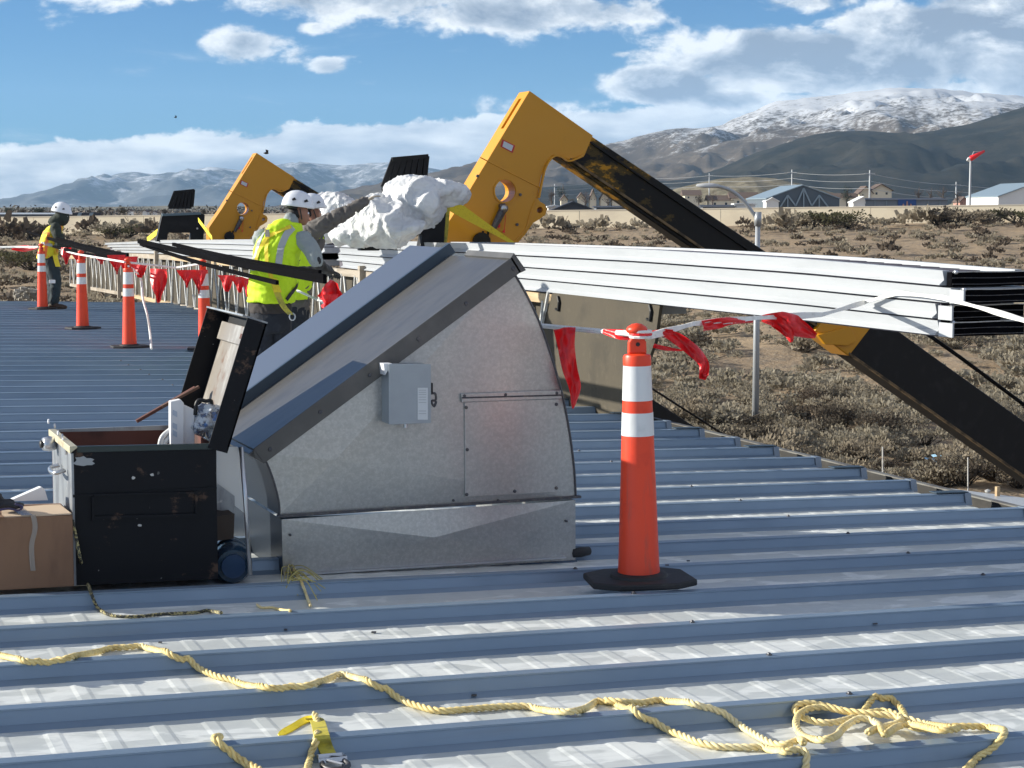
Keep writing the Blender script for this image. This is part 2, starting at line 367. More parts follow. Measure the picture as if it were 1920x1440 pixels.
# ------------------------------------------------------------ mesh builder
class B:
    def __init__(s): s.v = []; s.f = []; s.mi = []
    def add(s, vs, fs, mi=0):
        o = len(s.v); s.v += [tuple(x) for x in vs]; s.f += [tuple(o+i for i in f) for f in fs]; s.mi += [mi]*len(fs); return s
    def quad(s, a_, b, c, d, mi=0): return s.add([a_, b, c, d], [(0,1,2,3)], mi)
    def prism(s, poly, ext, mi=0):
        n = len(poly); ext = Vector(ext); P0 = [Vector(p) for p in poly]
        nrm = Vector((0,0,0))
        for i in range(n): nrm += P0[i].cross(P0[(i+1) % n])
        if nrm.dot(ext) > 0: P0.reverse()           # front cap faces away from ext
        vs = P0 + [p+ext for p in P0]
        fs = [tuple(range(n)), tuple(range(2*n-1, n-1, -1))] + [(i, i+n, (i+1) % n + n, (i+1) % n) for i in range(n)]
        return s.add(vs, fs, mi)
    def box(s, lo, hi, mi=0):
        x0,y0,z0 = lo; x1,y1,z1 = hi
        return s.prism([(x0,y0,z0),(x1,y0,z0),(x1,y0,z1),(x0,y0,z1)], (0,y1-y0,0), mi)
    def bar(s, a_, b, w, h, up=(0,0,1), mi=0):
        a_, b = Vector(a_), Vector(b); d = (b-a_).normalized(); sd = d.cross(Vector(up))
        if sd.length < 1e-4: sd = d.cross(Vector((1,0,0)))
        sd.normalize(); u = sd.cross(d).normalized()
        q = [a_+sd*w/2+u*h/2, a_-sd*w/2+u*h/2, a_-sd*w/2-u*h/2, a_+sd*w/2-u*h/2]
        return s.prism(q, b-a_, mi)
    def tube(s, pts, r, n=8, mi=0, cap=True):
        pts = [Vector(p) for p in pts]; m = len(pts)
        rr = r if isinstance(r, (list, tuple)) else [r]*m
        t0 = (pts[1]-pts[0]).normalized(); nv = t0.orthogonal().normalized(); o = len(s.v)
        for i in range(m):
            t = (pts[min(i+1, m-1)]-pts[max(i-1, 0)]).normalized()
            nv = (nv - t*nv.dot(t)).normalized(); bv = t.cross(nv)
            for k in range(n):
                an = 2*math.pi*k/n; s.v.append(tuple(pts[i] + (nv*math.cos(an)+bv*math.sin(an))*rr[i]))
        for i in range(m-1):
            for k in range(n):
                s.f.append((o+i*n+k, o+i*n+(k+1) % n, o+(i+1)*n+(k+1) % n, o+(i+1)*n+k)); s.mi.append(mi)
        if cap:
            s.f.append(tuple(o+k for k in range(n-1, -1, -1))); s.f.append(tuple(o+(m-1)*n+k for k in range(n))); s.mi += [mi, mi]
        return s
    def lathe(s, prof, c, n=32, mi=0, ax=(0,0,1), squash=1.0, cap=True):
        c = Vector(c); ax = Vector(ax).normalized(); u = ax.orthogonal().normalized(); w = ax.cross(u); o = len(s.v); m = len(prof)
        for (r, h) in prof:
            for k in range(n):
                an = 2*math.pi*k/n; s.v.append(tuple(c + ax*h + u*(r*math.cos(an)) + w*(r*math.sin(an)*squash)))
        for i in range(m-1):
            for k in range(n):
                s.f.append((o+i*n+k, o+i*n+(k+1) % n, o+(i+1)*n+(k+1) % n, o+(i+1)*n+k)); s.mi.append(mi)
        if cap and prof[0][0] > 1e-5: s.f.append(tuple(o+k for k in range(n-1, -1, -1))); s.mi.append(mi)
        if cap and prof[-1][0] > 1e-5: s.f.append(tuple(o+(m-1)*n+k for k in range(n))); s.mi.append(mi)
        return s
    def ribbon(s, pts, w, side, mi=0, th=.004):
        """flat strap with thickness; side = direction of its width (one vector or one per point)"""
        pts = [Vector(p) for p in pts]; m = len(pts); o = len(s.v)
        for i, p in enumerate(pts):
            sd = Vector(side[i] if isinstance(side, list) else side).normalized()
            t = (pts[min(i+1, m-1)]-pts[max(i-1, 0)]).normalized(); nn = t.cross(sd)
            nn = nn.normalized() if nn.length > 1e-6 else Vector((0,0,1))
            ww = w[i] if isinstance(w, (list, tuple)) else w
            for (aa, bb) in ((-1,-1),(1,-1),(1,1),(-1,1)): s.v.append(tuple(p+sd*ww/2*aa+nn*th/2*bb))
        for i in range(m-1):
            for k in range(4):
                s.f.append((o+i*4+k, o+i*4+(k+1) % 4, o+(i+1)*4+(k+1) % 4, o+(i+1)*4+k)); s.mi.append(mi)
        s.f += [(o+3,o+2,o+1,o), (o+(m-1)*4, o+(m-1)*4+1, o+(m-1)*4+2, o+(m-1)*4+3)]; s.mi += [mi, mi]
        return s
    def mesh(s, name, mats, smooth=False, org=(0,0,0)):
        me = bpy.data.meshes.new(name)
        ox, oy, oz = org
        me.from_pydata([(x-ox, y-oy, z-oz) for x, y, z in s.v], [], s.f)
        for m in (mats if isinstance(mats, (list, tuple)) else [mats]): me.materials.append(m)
        if any(s.mi): me.polygons.foreach_set('material_index', s.mi)
        if smooth is not False:
            me.polygons.foreach_set('use_smooth', [True]*len(me.polygons))
            if smooth is not True: me.set_sharp_from_angle(angle=math.radians(smooth))
        bm = bmesh.new(); bm.from_mesh(me); bmesh.ops.recalc_face_normals(bm, faces=bm.faces); bm.to_mesh(me); bm.free()
        return me
    def obj(s, name, mats, parent=None, smooth=False, label=None, cat=None, group=None, kind=None, bevel=0, org=None):
        if parent is not None: org = wloc(parent)
        elif org is None: org = (0,0,0)
        o = bpy.data.objects.new(name, s.mesh(name, mats, smooth, org)); COL.objects.link(o)
        if parent is not None: o.parent = parent
        else: o.location = org
        if bevel:
            m = o.modifiers.new('bevel', 'BEVEL'); m.width = bevel; m.segments = 2; m.limit_method = 'ANGLE'; m.angle_limit = .6
        return tag(o, label, cat, group, kind)
def wloc(o):
    v = Vector((0,0,0))
    while o is not None: v += o.location; o = o.parent
    return v
def tag(o, label=None, cat=None, group=None, kind=None):
    if label: o['label'] = label
    if cat: o['category'] = cat
    if group: o['group'] = group
    if kind: o['kind'] = kind
    return o
def thing(name, label, cat, loc=(0,0,0), group=None, kind=None):
    o = bpy.data.objects.new(name, None); COL.objects.link(o); o.location = loc; o.empty_display_size = .1
    return tag(o, label, cat, group, kind)
def copy_tree(o, parent=None):
    c = o.copy(); COL.objects.link(c)
    if parent is not None: c.parent = parent
    for ch in list(o.children): copy_tree(ch, c)
    return c
def spline(pts, n=8):
    """Catmull-Rom through 3-D points"""
    pts = [Vector(p) for p in pts]; out = []
    for i in range(len(pts)-1):
        p0 = pts[max(i-1, 0)]; p1 = pts[i]; p2 = pts[i+1]; p3 = pts[min(i+2, len(pts)-1)]
        for k in range(n):
            t = k/n; t2 = t*t; t3 = t2*t
            out.append(.5*((2*p1)+(-p0+p2)*t+(2*p0-5*p1+4*p2-p3)*t2+(-p0+3*p1-3*p2+p3)*t3))
    out.append(pts[-1]); return out
def resample(pts, step):
    out = [pts[0]]; acc = 0
    for a_, b in zip(pts, pts[1:]):
        L = (b-a_).length
        if L < 1e-9: continue
        d = step-acc
        while d <= L: out.append(a_+(b-a_)*(d/L)); d += step
        acc = (acc+L) % step
    return out
def fbm(p, o=5, h=.9): return noise.fractal(p, h, 2.1, o)

# ============================================================ LARGE STRUCTURE
# ---- ground
def wall_pt(lat):
    """concrete wall across the valley side: forward distance, top and foot height at a lateral position"""
    wd = 272.0 - lat*.40
    k = (lat/wd*FPX + 960)/1920
    ytop = 408 + (385-408)*k; ybot = 441 + (415.5-441)*k
    return wd, CAM.z-(ytop-386)/FPX*wd, CAM.z-(ybot-386)/FPX*wd
def gz(lat, d, rough=True):
    wd, zt, zb = wall_pt(max(-110, min(110, lat)))
    if d < 55: z = -6.0
    elif d < wd: t = (d-55)/(wd-55); z = -6.0 + (zb+6.0)*(t**.92)
    elif d < 420: z = zb
    else: z = zb + (-7.5-zb)*min(1, (d-420)/500)
    if rough and d < wd:
        n = fbm(Vector((lat*.07, d*.05, 1.3)), 5)*.55 + fbm(Vector((lat*.35, d*.3, 4.3)), 4)*.16
        z += n*min(1, (wd-d)/25)
    return z
def LD(lat, d, z=0): return Vector((CAM.x, CAM.y, 0)) + RT*lat + FH*d + Vector((0, 0, z))
ds = list(np.linspace(-40, 50, 8)) + list(np.linspace(52, 330, 220)) + [340, 352, 420, 500, 700, 950, 1500, 2500, 4000, 7000, 12000, 22000]
b = B(); nl = 150
for d in ds:
    w = max(60, .36*d+45)
    if d > 400: w = d*1.0
    for i in range(nl+1):
        lat = -w + 2*w*i/nl
        b.v.append(tuple(LD(lat, d, gz(lat, d, 45 < d < 335))))
for j in range(len(ds)-1):
    for i in range(nl): o = j*(nl+1)+i; b.f.append((o, o+1, o+nl+2, o+nl+1)); b.mi.append(0)
g = b.obj('ground', M_GROUND, smooth=True, label='dry tan desert slope dotted with sagebrush beyond the roof', kind='structure')
# side skirts so the ground also runs on to both sides
b = B()
for s_ in (-1, 1):
    b.quad(LD(s_*55, -300, -6.6), LD(s_*4000, -300, -6.6), LD(s_*4000, 1500, -8.6), LD(s_*60, 300, -8.6))
b.quad(LD(-4000, -300, -6.7), LD(4000, -300, -6.7), LD(4000, -3000, -6.7), LD(-4000, -3000, -6.7))
b.obj('outer_ground', M_GROUND, kind='structure', label='plain desert floor running out to the sides')

# ---- hills and mountains
def ridge(name, label, pts, D, depth, base, m, amp, nx=220, ny=46, fr=1.0, seed=0., back=.5, kf=1.0, top_amp=.12):
    """pts = skyline as (azimuth px, elevation px); real terrain with a front slope, gullies and a back slope"""
    xs = [p[0] for p in pts]; ys = [p[1] for p in pts]; b = B()
    rows = ny
    for j in range(rows+1):
        t = j/rows*(1+back)                     # 0 front foot, 1 crest, >1 back slope
        d = D - depth*(1-t) if t <= 1 else D + depth*(t-1)*1.2
        for i in range(nx+1):
            x = xs[0] + (xs[-1]-xs[0])*i/nx
            zt = CAM.z + (386-np.interp(x, xs, ys))/FPX*D
            lat = (x-960)/FPX*D
            sh = (t**kf if t <= 1 else 1-(t-1)*1.1)
            h = base + (zt-base)*sh
            q = Vector((lat*fr*.0016+seed, d*fr*.0016, seed*2))
            n = noise.ridged_multi_fractal(q, .95, 2.1, 6, 1.0, 2.0)-1.1
            env = math.sin(min(1, t)*math.pi)**.8 if t <= 1 else .3
            env = max(env, top_amp if .2 < t else 0)
            h += n*amp*env*max(.15, min(1, (zt-base)/(amp*3+1)))
            b.v.append(tuple(LD(lat, d, h)))
    for j in range(rows):
        for i in range(nx): o = j*(nx+1)+i; b.f.append((o, o+1, o+nx+2, o+nx+1)); b.mi.append(0)
    return b.obj(name, m, smooth=True, label=label, kind='structure')
MH_D = hillmat('far_snowy_rock', (.095,.10,.11), (.17,.17,.175), (0, 900), .9, .0016, -.16)
MH_B = hillmat('brown_hills_with_snow', (.075,.060,.048), (.13,.105,.08), (90, 460), .85, .0075, -.05)
MH_A = hillmat('cloud_shaded_scrub_hill', (.020,.021,.018), (.042,.038,.030), None, 0, .010)  # cloud shadow over this hill is put into its dark base colours
MH_T = hillmat('pale_sage_hill', (.13,.115,.080), (.27,.235,.17), None, 0, .05)
ridge('far_mountains', 'blue snow streaked mountain range far off under the cloud bank',
      [(-700,386),(-500,372),(-300,383),(-60,391),(40,387),(100,372),(150,355),(185,343),(235,325),(255,322),(300,328),(360,320),(400,314),(450,318),(520,308),(580,306),(640,309),(700,303),(760,308),(830,318),(900,330),(1000,355),(1100,384)],
      15000, 3200, -40, MH_D, 300, 300, 50, .8, 3.1, kf=.9, top_amp=.10)
ridge('snowy_mountain', 'broad brown mountain whose upper slopes are white with snow',
      [(560,392),(641,366),(705,350),(810,328),(885,308),(960,292),(1050,285),(1160,267),(1240,248),(1300,243),(1345,238),(1400,214),(1440,201),(1500,185),(1560,176),(1620,170),(1700,167),(1760,171),(1810,176),(1860,180),(1920,188),(2050,205),(2250,240),(2500,300)],
      7200, 2300, -25, MH_B, 85, 320, 64, 1.6, 8.3, kf=.8, top_amp=.10)
ridge('snowy_shoulder', 'lower snow dusted shoulder in front of the broad mountain',
      [(1040,345),(1140,322),(1240,300),(1340,272),(1420,252),(1500,232),(1560,222),(1620,208),(1700,198),(1760,191),(1820,188),(1870,190),(1920,197),(2050,225),(2250,300)],
      6100, 1400, -25, MH_B, 60, 240, 50, 2.2, 21.3, kf=.8, top_amp=.10)
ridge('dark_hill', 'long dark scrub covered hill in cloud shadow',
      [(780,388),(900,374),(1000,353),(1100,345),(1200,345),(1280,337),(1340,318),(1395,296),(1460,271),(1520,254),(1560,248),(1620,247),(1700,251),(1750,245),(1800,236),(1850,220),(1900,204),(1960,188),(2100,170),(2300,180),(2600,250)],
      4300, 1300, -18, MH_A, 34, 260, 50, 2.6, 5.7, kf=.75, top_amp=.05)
ridge('pale_knoll', 'low pale knoll speckled with brush behind the hangar',
      [(1180,392),(1230,366),(1290,348),(1350,336),(1400,332),(1450,335),(1500,345),(1540,356),(1600,372),(1680,392)],
      1500, 260, -8, MH_T, 4.5, 120, 24, 12, 2.2, top_amp=.2)
ridge('pale_slope', 'pale brushy slope rising at the right edge',
      [(1780,392),(1820,372),(1860,358),(1920,345),(2000,335),(2100,340),(2300,392)],
      1400, 260, -8, MH_T, 4, 90, 20, 12, 6.2, top_amp=.2)
ridge('valley_rise', 'low hazy rise across the valley floor on the left',
      [(-300,392),(0,389),(140,388),(250,387),(320,385),(420,386),(520,388),(700,390),(900,396)],
      4200, 700, -12, MH_T, 6, 160, 20, 5, 9.2, top_amp=.3)

# ---- haze
bh = B().box((-21000, -3300, -60), (21000, 22500, 1350))
def vol(o):
    m = bpy.data.materials.new('thin_air_haze'); m.use_nodes = True; N = NT(m.node_tree)
    pv = N.n('ShaderNodeVolumePrincipled'); pv.inputs['Density'].default_value = HAZE_D
    pv.inputs['Color'].default_value = (.42, .68, 1.0, 1); pv.inputs['Anisotropy'].default_value = 0
    oo = N.n('ShaderNodeOutputMaterial'); N.nt.links.new(pv.outputs[0], oo.inputs['Volume'])
    return m
HAZE_D = 3.1e-5
bh.obj('haze', vol(None), kind='stuff', label='thin blue haze over the whole valley')

# ---- the roof: one panel mesh shared by all panels
bp_ = B()
XL, XR = -26.0, 0.0
xs = [XL]
x = XL + .05; PL = .172
while x + .09 < XR - .03:
    xs += [x, x+.015, x+.050, x+.065]; x += PL
xs.append(XR)
rowsv = []
NP = len(PROF)
for x in (XL, XR):                                  # the rib
    rowsv.append([(x, yy, -SL*x+zz) for yy, zz in PROF])
o0 = 0
for r_ in rowsv: bp_.v += r_
for k in range(NP-1): bp_.f.append((k, NP+k, NP+k+1, k+1)); bp_.mi.append(0)
o1 = len(bp_.v)
ys_ = [PROF[-1][0], PROF[-1][0]+.012, PITCH-.012, PITCH]
for i, x in enumerate(xs):
    k = (i-1) % 4; up = .0022 if (0 < i < len(xs)-1 and k in (1, 2)) else 0
    for q, yy in enumerate(ys_): bp_.v.append((x, yy, -SL*x + (up if q in (1, 2) else 0)))
for i in range(len(xs)-1):
    for q in range(3): o = o1+i*4+q; bp_.f.append((o, o+4, o+5, o+1)); bp_.mi.append(1)
roof = thing('roof', None, None, (0,0,0), kind='structure')
roof['label'] = 'ribbed blue grey metal roof falling gently to the eave'
NPAN0, NPAN1 = -8, 49
pm = bp_.mesh('roof_panel', [M_RIB, M_ROOF])
for i in range(NPAN0, NPAN1):
    o = bpy.data.objects.new('roof_panel', pm); COL.objects.link(o); o.parent = roof
    o.location = (0, RIB0-.037+PITCH*i, 0)
YA, YB = RIB0-.037+PITCH*NPAN0, RIB0-.037+PITCH*NPAN1
ROOFEND = YB
# rib end caps, then a dark plate on every second rib
cm = B().prism([(0,.012,-.004),(0,.032,.072),(0,.098,.072),(0,.118,-.004)], (.045,0,-.0012)).mesh('rib_end_cap', mat('blue_grey_trim', (.22,.26,.31), .4, .4))
for i in range(NPAN0, NPAN1):
    o = bpy.data.objects.new('rib_end_cap', cm); COL.objects.link(o); o.parent = roof; o.location = (.002, RIB0-.037+PITCH*i, 0)
M_TRIMD = mat('dark_blue_trim', (.05,.075,.10), .5, .3)
fm = B().prism([(0,.03,.074),(0,.11,.074),(0,.11,.080),(0,.03,.080)], (-.24,0,.0067)).mesh('dark_rib_plate', M_TRIMD)
for i in range(NPAN0+1, NPAN1, 2):
    o = bpy.data.objects.new('dark_rib_plate', fm); COL.objects.link(o); o.parent = roof; o.location = (.03, RIB0-.037+PITCH*i, 0)
b = B()
b.prism([(.004,YA,-.012),(.012,YA,-.012),(.012,YA,-.16),(.20,YA,-.16),(.20,YA,.006),(.235,YA,.006),(.235,YA,-.002),(.208,YA,-.002),(.208,YA,-.168),(.004,YA,-.168)], (0,YB-YA,0))
b.obj('gutter', mat('dark_weathered_gutter', (.03,.028,.026), .7, .2, vary=((4,2,4),(.06,.055,.05),.5,.7)), roof)
B().box((-25.9, YA+.05, -6.5), (-.02, YB-.03, -.172)).obj('building_wall', mat('tan_wall_cladding', (.35,.31,.26), .8), roof)
b = B(); b.quad((-25.95,YB+.004,-.18),(.0,YB+.004,-.18),(.0,YB+.004,-.01),(-25.95,YB+.004,.72)); b.obj('gable_trim', M_TRIMD, roof)

B().prism([(.196,YA,.0065),(.245,YA,.0065),(.245,YA,.016),(.196,YA,.016)], (0,YB-YA,0)).obj('gutter_lip', mat('grey_gutter_lip', (.20,.195,.18), .6, .3, vary=(3,(.13,.12,.11),.45,.6)), roof)
# ---- concrete wall of precast panels
wall = thing('barrier_wall', 'long tan precast concrete wall crossing behind the desert slope', 'wall', LD(0, 265, 0))
PW = 9.7
for k in range(-12, 12):
    l0 = k*PW; l1 = l0+PW-.06; w0, t0, b0 = wall_pt(l0); w1, t1, b1 = wall_pt(l1)
    B().prism([LD(l0,w0,b0-1.5), LD(l1,w1,b1-1.5), LD(l1,w1,t1), LD(l0,w0,t0)], FH*.25).obj('wall_panel', M_CONC, wall)
w0, t0, _ = wall_pt(-12*PW); w1, t1, _ = wall_pt(12*PW)
B().prism([LD(-12*PW,w0-.06,t0+.003), LD(12*PW,w1-.06,t1+.003), LD(12*PW,w1-.06,t1+.14), LD(-12*PW,w0-.06,t0+.14)], FH*.35).obj('coping', mat('pale_concrete_coping', (.62,.55,.44), .85), wall)
low = thing('retaining_wall', 'lower pale concrete wall seen under the white panel stack', 'wall', LD(0, 118, 0))
for k in range(-1, 12):
    l0 = k*3.6; l1 = l0+3.56; d0 = 124-l0*.42; d1 = 124-l1*.42
    zb0 = CAM.z-(617-386)/FPX*d0; zb1 = CAM.z-(617-386)/FPX*d1
    B().prism([LD(l0,d0,zb0-1.5), LD(l1,d1,zb1-1.5), LD(l1,d1,zb1+1.9), LD(l0,d0,zb0+1.9)], FH*.25).obj('wall_panel', M_CONC, low)

# ============================================================ DISTANT BUILDINGS AND TREES
def PXD(px, py, d): return CAM + ray(px, py)*(d/ray(px, py).dot(FH))
def gable(name, label, cat, px0, px1, pyeave, pyridge, d, depth, mw, mr_, rise_at=.5, zb=-9, group=None, ridge_along=False, over=.4, skew=.0, win=0, mtrim=None):
    """gabled building: gable end (or long side) faces the camera"""
    a_ = PXD(px0, pyeave, d); c = PXD(px1, pyeave, d); r_ = PXD((px0*(1-rise_at)+px1*rise_at), pyridge, d)
    t = thing(name, label, cat, Vector((a_.x, a_.y, zb)), group)
    dv = (FH + RT*skew).normalized()*depth
    if not ridge_along:
        B().prism([(a_.x,a_.y,zb), (c.x,c.y,zb), c, r_, a_], dv).obj('wall', mw, t)
        n = FH*over
        b = B()
        for (p, q) in ((a_, r_), (r_, c)):
            p2 = p + (p-q).normalized()*over*.6 if p is not r_ else p
            q2 = q + (q-p).normalized()*over*.6 if q is not r_ else q
            b.prism([p2-n+Vector((0,0,.03)), q2-n+Vector((0,0,.03)), q2-n+Vector((0,0,.28)), p2-n+Vector((0,0,.28))], dv+n*2)
        b.obj('roof', mr_, t)
    else:
        B().prism([(a_.x,a_.y,zb), (c.x,c.y,zb), c, a_], dv).obj('wall', mw, t)
        rz = Vector((0,0,(PXD(0,pyridge,d)-PXD(0,pyeave,d)).z)); e = RT*over
        B().prism([a_-e-dv*.04+Vector((0,0,.02)), a_-e+dv*.5+rz, a_-e+dv*1.04+Vector((0,0,.02))], (c-a_)+e*2).obj('roof', mr_, t)
    if win:
        W_ = (c-a_).length
        for k in range(win):
            s_ = a_ + (c-a_)*((k+.5)/win) - Vector((0,0,W_/win*.30)) - FH*.04
            e = RT*W_/win*.10; h = Vector((0,0,W_/win*.11))
            B().prism([s_-e-h, s_+e-h, s_+e+h, s_-e+h], FH*.03).obj('window', M_GLASS, t)
    return t
hg = gable('hangar', 'slate hangar with truss pattern on its gable and pale blue roof', 'hangar', 1437, 1574, 373, 348, 470, 34, M_SLATE, M_HANGROOF, .5, skew=-.02)
b = B(); pts = [(1463,388),(1477,366),(1492,386),(1507,353),(1522,386),(1536,366),(1553,388)]
pts = [PXD(x_, y_, 469.6) for x_, y_ in pts]
for p, q in zip(pts, pts[1:]):
    B().bar(p, q, .35, .35).obj('wall_brace', M_HANGROOF, hg)
for x_, y0, y1 in ((1477,366,388),(1507,353,388),(1536,366,388)): B().bar(PXD(x_,y0,469.7), PXD(x_,y1,469.7), .3, .3).obj('wall_brace', M_HANGROOF, hg)
gable('hangar_annex', 'white annex at the left foot of the slate hangar', 'building', 1437, 1460, 378, 372, 468, 6, M_WHITEB, M_WHITEB, .5)
gable('hangar', 'pale roofed hangar cut off by the right edge of the view', 'hangar', 1872, 2010, 369, 344, 460, 30, M_WHITEB, M_HANGROOF, .5, skew=-.02)
gable('low_building', 'long low grey blue building with a blue door behind the wall', 'building', 1622, 1776, 375, 371, 440, 14, mat('grey_blue_wall', (.20,.23,.27), .7), M_DKROOF, .5, ridge_along=True)
for o in COL.objects:
    if o.name == 'low_building': lb = o
B().prism([PXD(1684,389,439.6), PXD(1718,389,439.6), PXD(1718,374,439.6), PXD(1684,374,439.6)], FH*.3).obj('blue_door', M_BLUEB, lb)
for x_ in (1694, 1701, 1708): B().prism([PXD(x_-2,387,439.4), PXD(x_+2,387,439.4), PXD(x_+1,382 if x_ != 1701 else 377,439.4), PXD(x_-1,382 if x_ != 1701 else 377,439.4)], FH*.1).obj('door_emblem', M_PINK, lb)
for x_ in (1640, 1662, 1740, 1762): B().prism([PXD(x_,388,439.7), PXD(x_+1.2,388,439.7), PXD(x_+1.2,376,439.7), PXD(x_,376,439.7)], FH*.2).obj('wall_rib', M_HANGROOF, lb)
gable('white_shed', 'small white shed at the left end of the low grey building', 'shed', 1600, 1622, 380, 370, 438, 6, M_WHITEB, M_WHITEB, .9)
HS = [(1612,1636,362,350,'cream gabled house left of the tallest house on the rise',M_CREAM,0),(1634,1672,357,346,'tallest cream house with steep brown roof above the blue door',M_CREAM,0),
      (1556,1606,371,362,'low brown roofed house right of the slate hangar',M_CREAM,1),(1372,1420,372,360,'brown roofed house just left of the slate hangar',M_CREAM,1),
      (1330,1372,376,366,'wide low cream house left of the lamp arm',M_CREAM,1),(1284,1312,366,356,'brown roofed house behind the sloping boom',M_CREAM,1),
      (1052,1064,374,366,'small cream gable house right of the yellow boom head',M_CREAM,0),(1084,1096,370,362,'small cream house second right of the boom head',M_CREAM,0),
      (1106,1118,372,356,'narrow tall cream house under the boom',M_CREAM,0),(1126,1142,372,358,'cream house with pointed gable under the boom',M_CREAM,0),(1148,1162,374,362,'cream house at the end of the row under the boom',M_CREAM,0),
      (1800,1816,378,370,'salmon house beside the windsock mast',M_PINK,0),(1844,1872,377,368,'salmon house left of the right hand hangar',M_PINK,1)]
for (x0, x1, ye, yr, lab, mw, ra) in HS:
    gable('house', lab, 'house', x0, x1, ye, yr, 640 if x0 < 1500 else 600, 9, mw, M_BROWNROOF, .5, ridge_along=bool(ra), group='houses on the far rise', over=.8, win=2)
gable('house', 'dark blue hip roofed building just above the long wall', 'building', 1032, 1118, 397, 380, 330, 12, M_DKROOF, M_DKROOF, .5)
gable('low_building', 'white flat walled building left of the dark roofed building', 'building', 1028, 1052, 389, 387, 345, 8, M_WHITEB, M_WHITEB, .5)
gable('low_building', 'dark flat roofed shed seen under the boom', 'building', 1118, 1202, 389, 386, 350, 10, mat('dusky_blue_wall', (.13,.155,.19), .8), M_DKROOF, .5, ridge_along=True)
gable('low_building', 'long dark shed roof left of the lamp pole', 'building', 1318, 1378, 388, 384, 400, 8, mat('dusky_blue_wall2', (.13,.155,.19), .8), M_DKROOF, .5, ridge_along=True)
gable('low_building', 'white box trailer crossed by the lamp arm', 'building', 1378, 1416, 384, 383, 402, 5, M_WHITEB, M_WHITEB, .5)
gable('low_building', 'long dark roofed building at the far left above the wall', 'building', -80, 96, 402, 399, 330, 12, mat('slate_wall', (.14,.165,.20), .8), mat('pale_grey_roof', (.40,.43,.46), .5), .5, ridge_along=True)
sp = thing('solar_array', 'row of tilted dark solar panels behind the far left worker', 'solar panels', PXD(150, 404, 320))
for k in range(9):
    x_ = 122+k*7.2; p = PXD(x_, 407, 320); B().prism([p, p+RT*.62, p+RT*.95+Vector((0,0,.75)), p+RT*.33+Vector((0,0,.75))], FH*2.2).obj('solar_panel', M_DKROOF if k % 3 else M_HANGROOF, sp)
rr = random.Random(3)
for k, (x_, y_, w_) in enumerate([(266,397,9),(278,399,7),(292,398,10),(660,396,8),(245,396,6),(304,400,8)]):
    pass
for k, (x_, y_, w_) in enumerate([(267,397,8),(284,399,10),(302,398,7),(239,396,6)]):
    gable('far_house', ['leftmost lit','second','largest','lone left hand'][k]+' tiny pale far house among trees in the left valley', 'house', x_, x_+w_, y_, y_-3, 900, 7, M_WHITEB, M_BROWNROOF, .5, group='tiny far houses in the left valley')

# ---- trees
def leaf_cloud(b, c, r, n, size, rnd, squash=1.0, mi=0):
    for _ in range(n):
        while True:
            p = Vector((rnd.uniform(-1,1), rnd.uniform(-1,1), rnd.uniform(-1,1)))
            if .25 < p.length < 1: break
        q = c + Vector((p.x*r.x, p.y*r.y, p.z*r.z*squash))
        u = Vector((rnd.gauss(0,1), rnd.gauss(0,1), rnd.gauss(0,.7))).normalized(); w = u.orthogonal().normalized()
        s_ = size*rnd.uniform(.6, 1.5)
        b.add([q-u*s_, q+w*s_*.6, q+u*s_, q-w*s_*.6], [(0,1,2,3)], mi)
def tree(label, px, pybase, pytop, wpx, d, kind, seed, group='trees beyond the long wall'):
    rnd = random.Random(seed)
    base = PXD(px, pybase, d); topz = PXD(px, pytop, d).z; H = topz-base.z; wd = wpx/FPX*d
    t = thing('tree', label, 'tree', base, group)
    b = B(); crown = B()
    b.tube([base, base+Vector((0,0,H*.5)), base+Vector((wd*.04,0,H*.9))], [H*.045, H*.03, H*.008], 6)
    for k in range(9 if kind != 'ever' else 4):
        an = rnd.uniform(0, 6.28); h0 = H*rnd.uniform(.2,.65); ln = wd*rnd.uniform(.3,.5)
        tip = base+Vector((math.cos(an)*ln, math.sin(an)*ln, h0+H*rnd.uniform(.15,.35)))
        b.tube([base+Vector((0,0,h0)), tip], [H*.016, H*.004], 5)
    m = {'bare': M_TWIG, 'ever': M_EVERG, 'dry': M_BROWNF}[kind]
    lumps = 9
    for k in range(lumps):
        an = rnd.uniform(0, 6.28); rr_ = rnd.uniform(.05,.32)*wd
        c = base+Vector((math.cos(an)*rr_, math.sin(an)*rr_, H*rnd.uniform(.35,.85)))
        rad = wd*rnd.uniform(.16,.28)
        if kind == 'bare':
            for _ in range(34):
                q = c+Vector((rnd.gauss(0,.5), rnd.gauss(0,.5), rnd.gauss(0,.5)))*rad; e = Vector((rnd.gauss(0,.35), rnd.gauss(0,.35), 1)).normalized()*H*.10
                w_ = e.orthogonal().normalized()*H*.006
                crown.add([q-w_, q+w_, q+e], [(0,1,2)])
        else:
            leaf_cloud(crown, c, Vector((rad,rad,rad*.9)), 60, wd*.035, rnd)
    b.obj('trunk', M_BARK, t); crown.obj('crown', m, t)
    return t
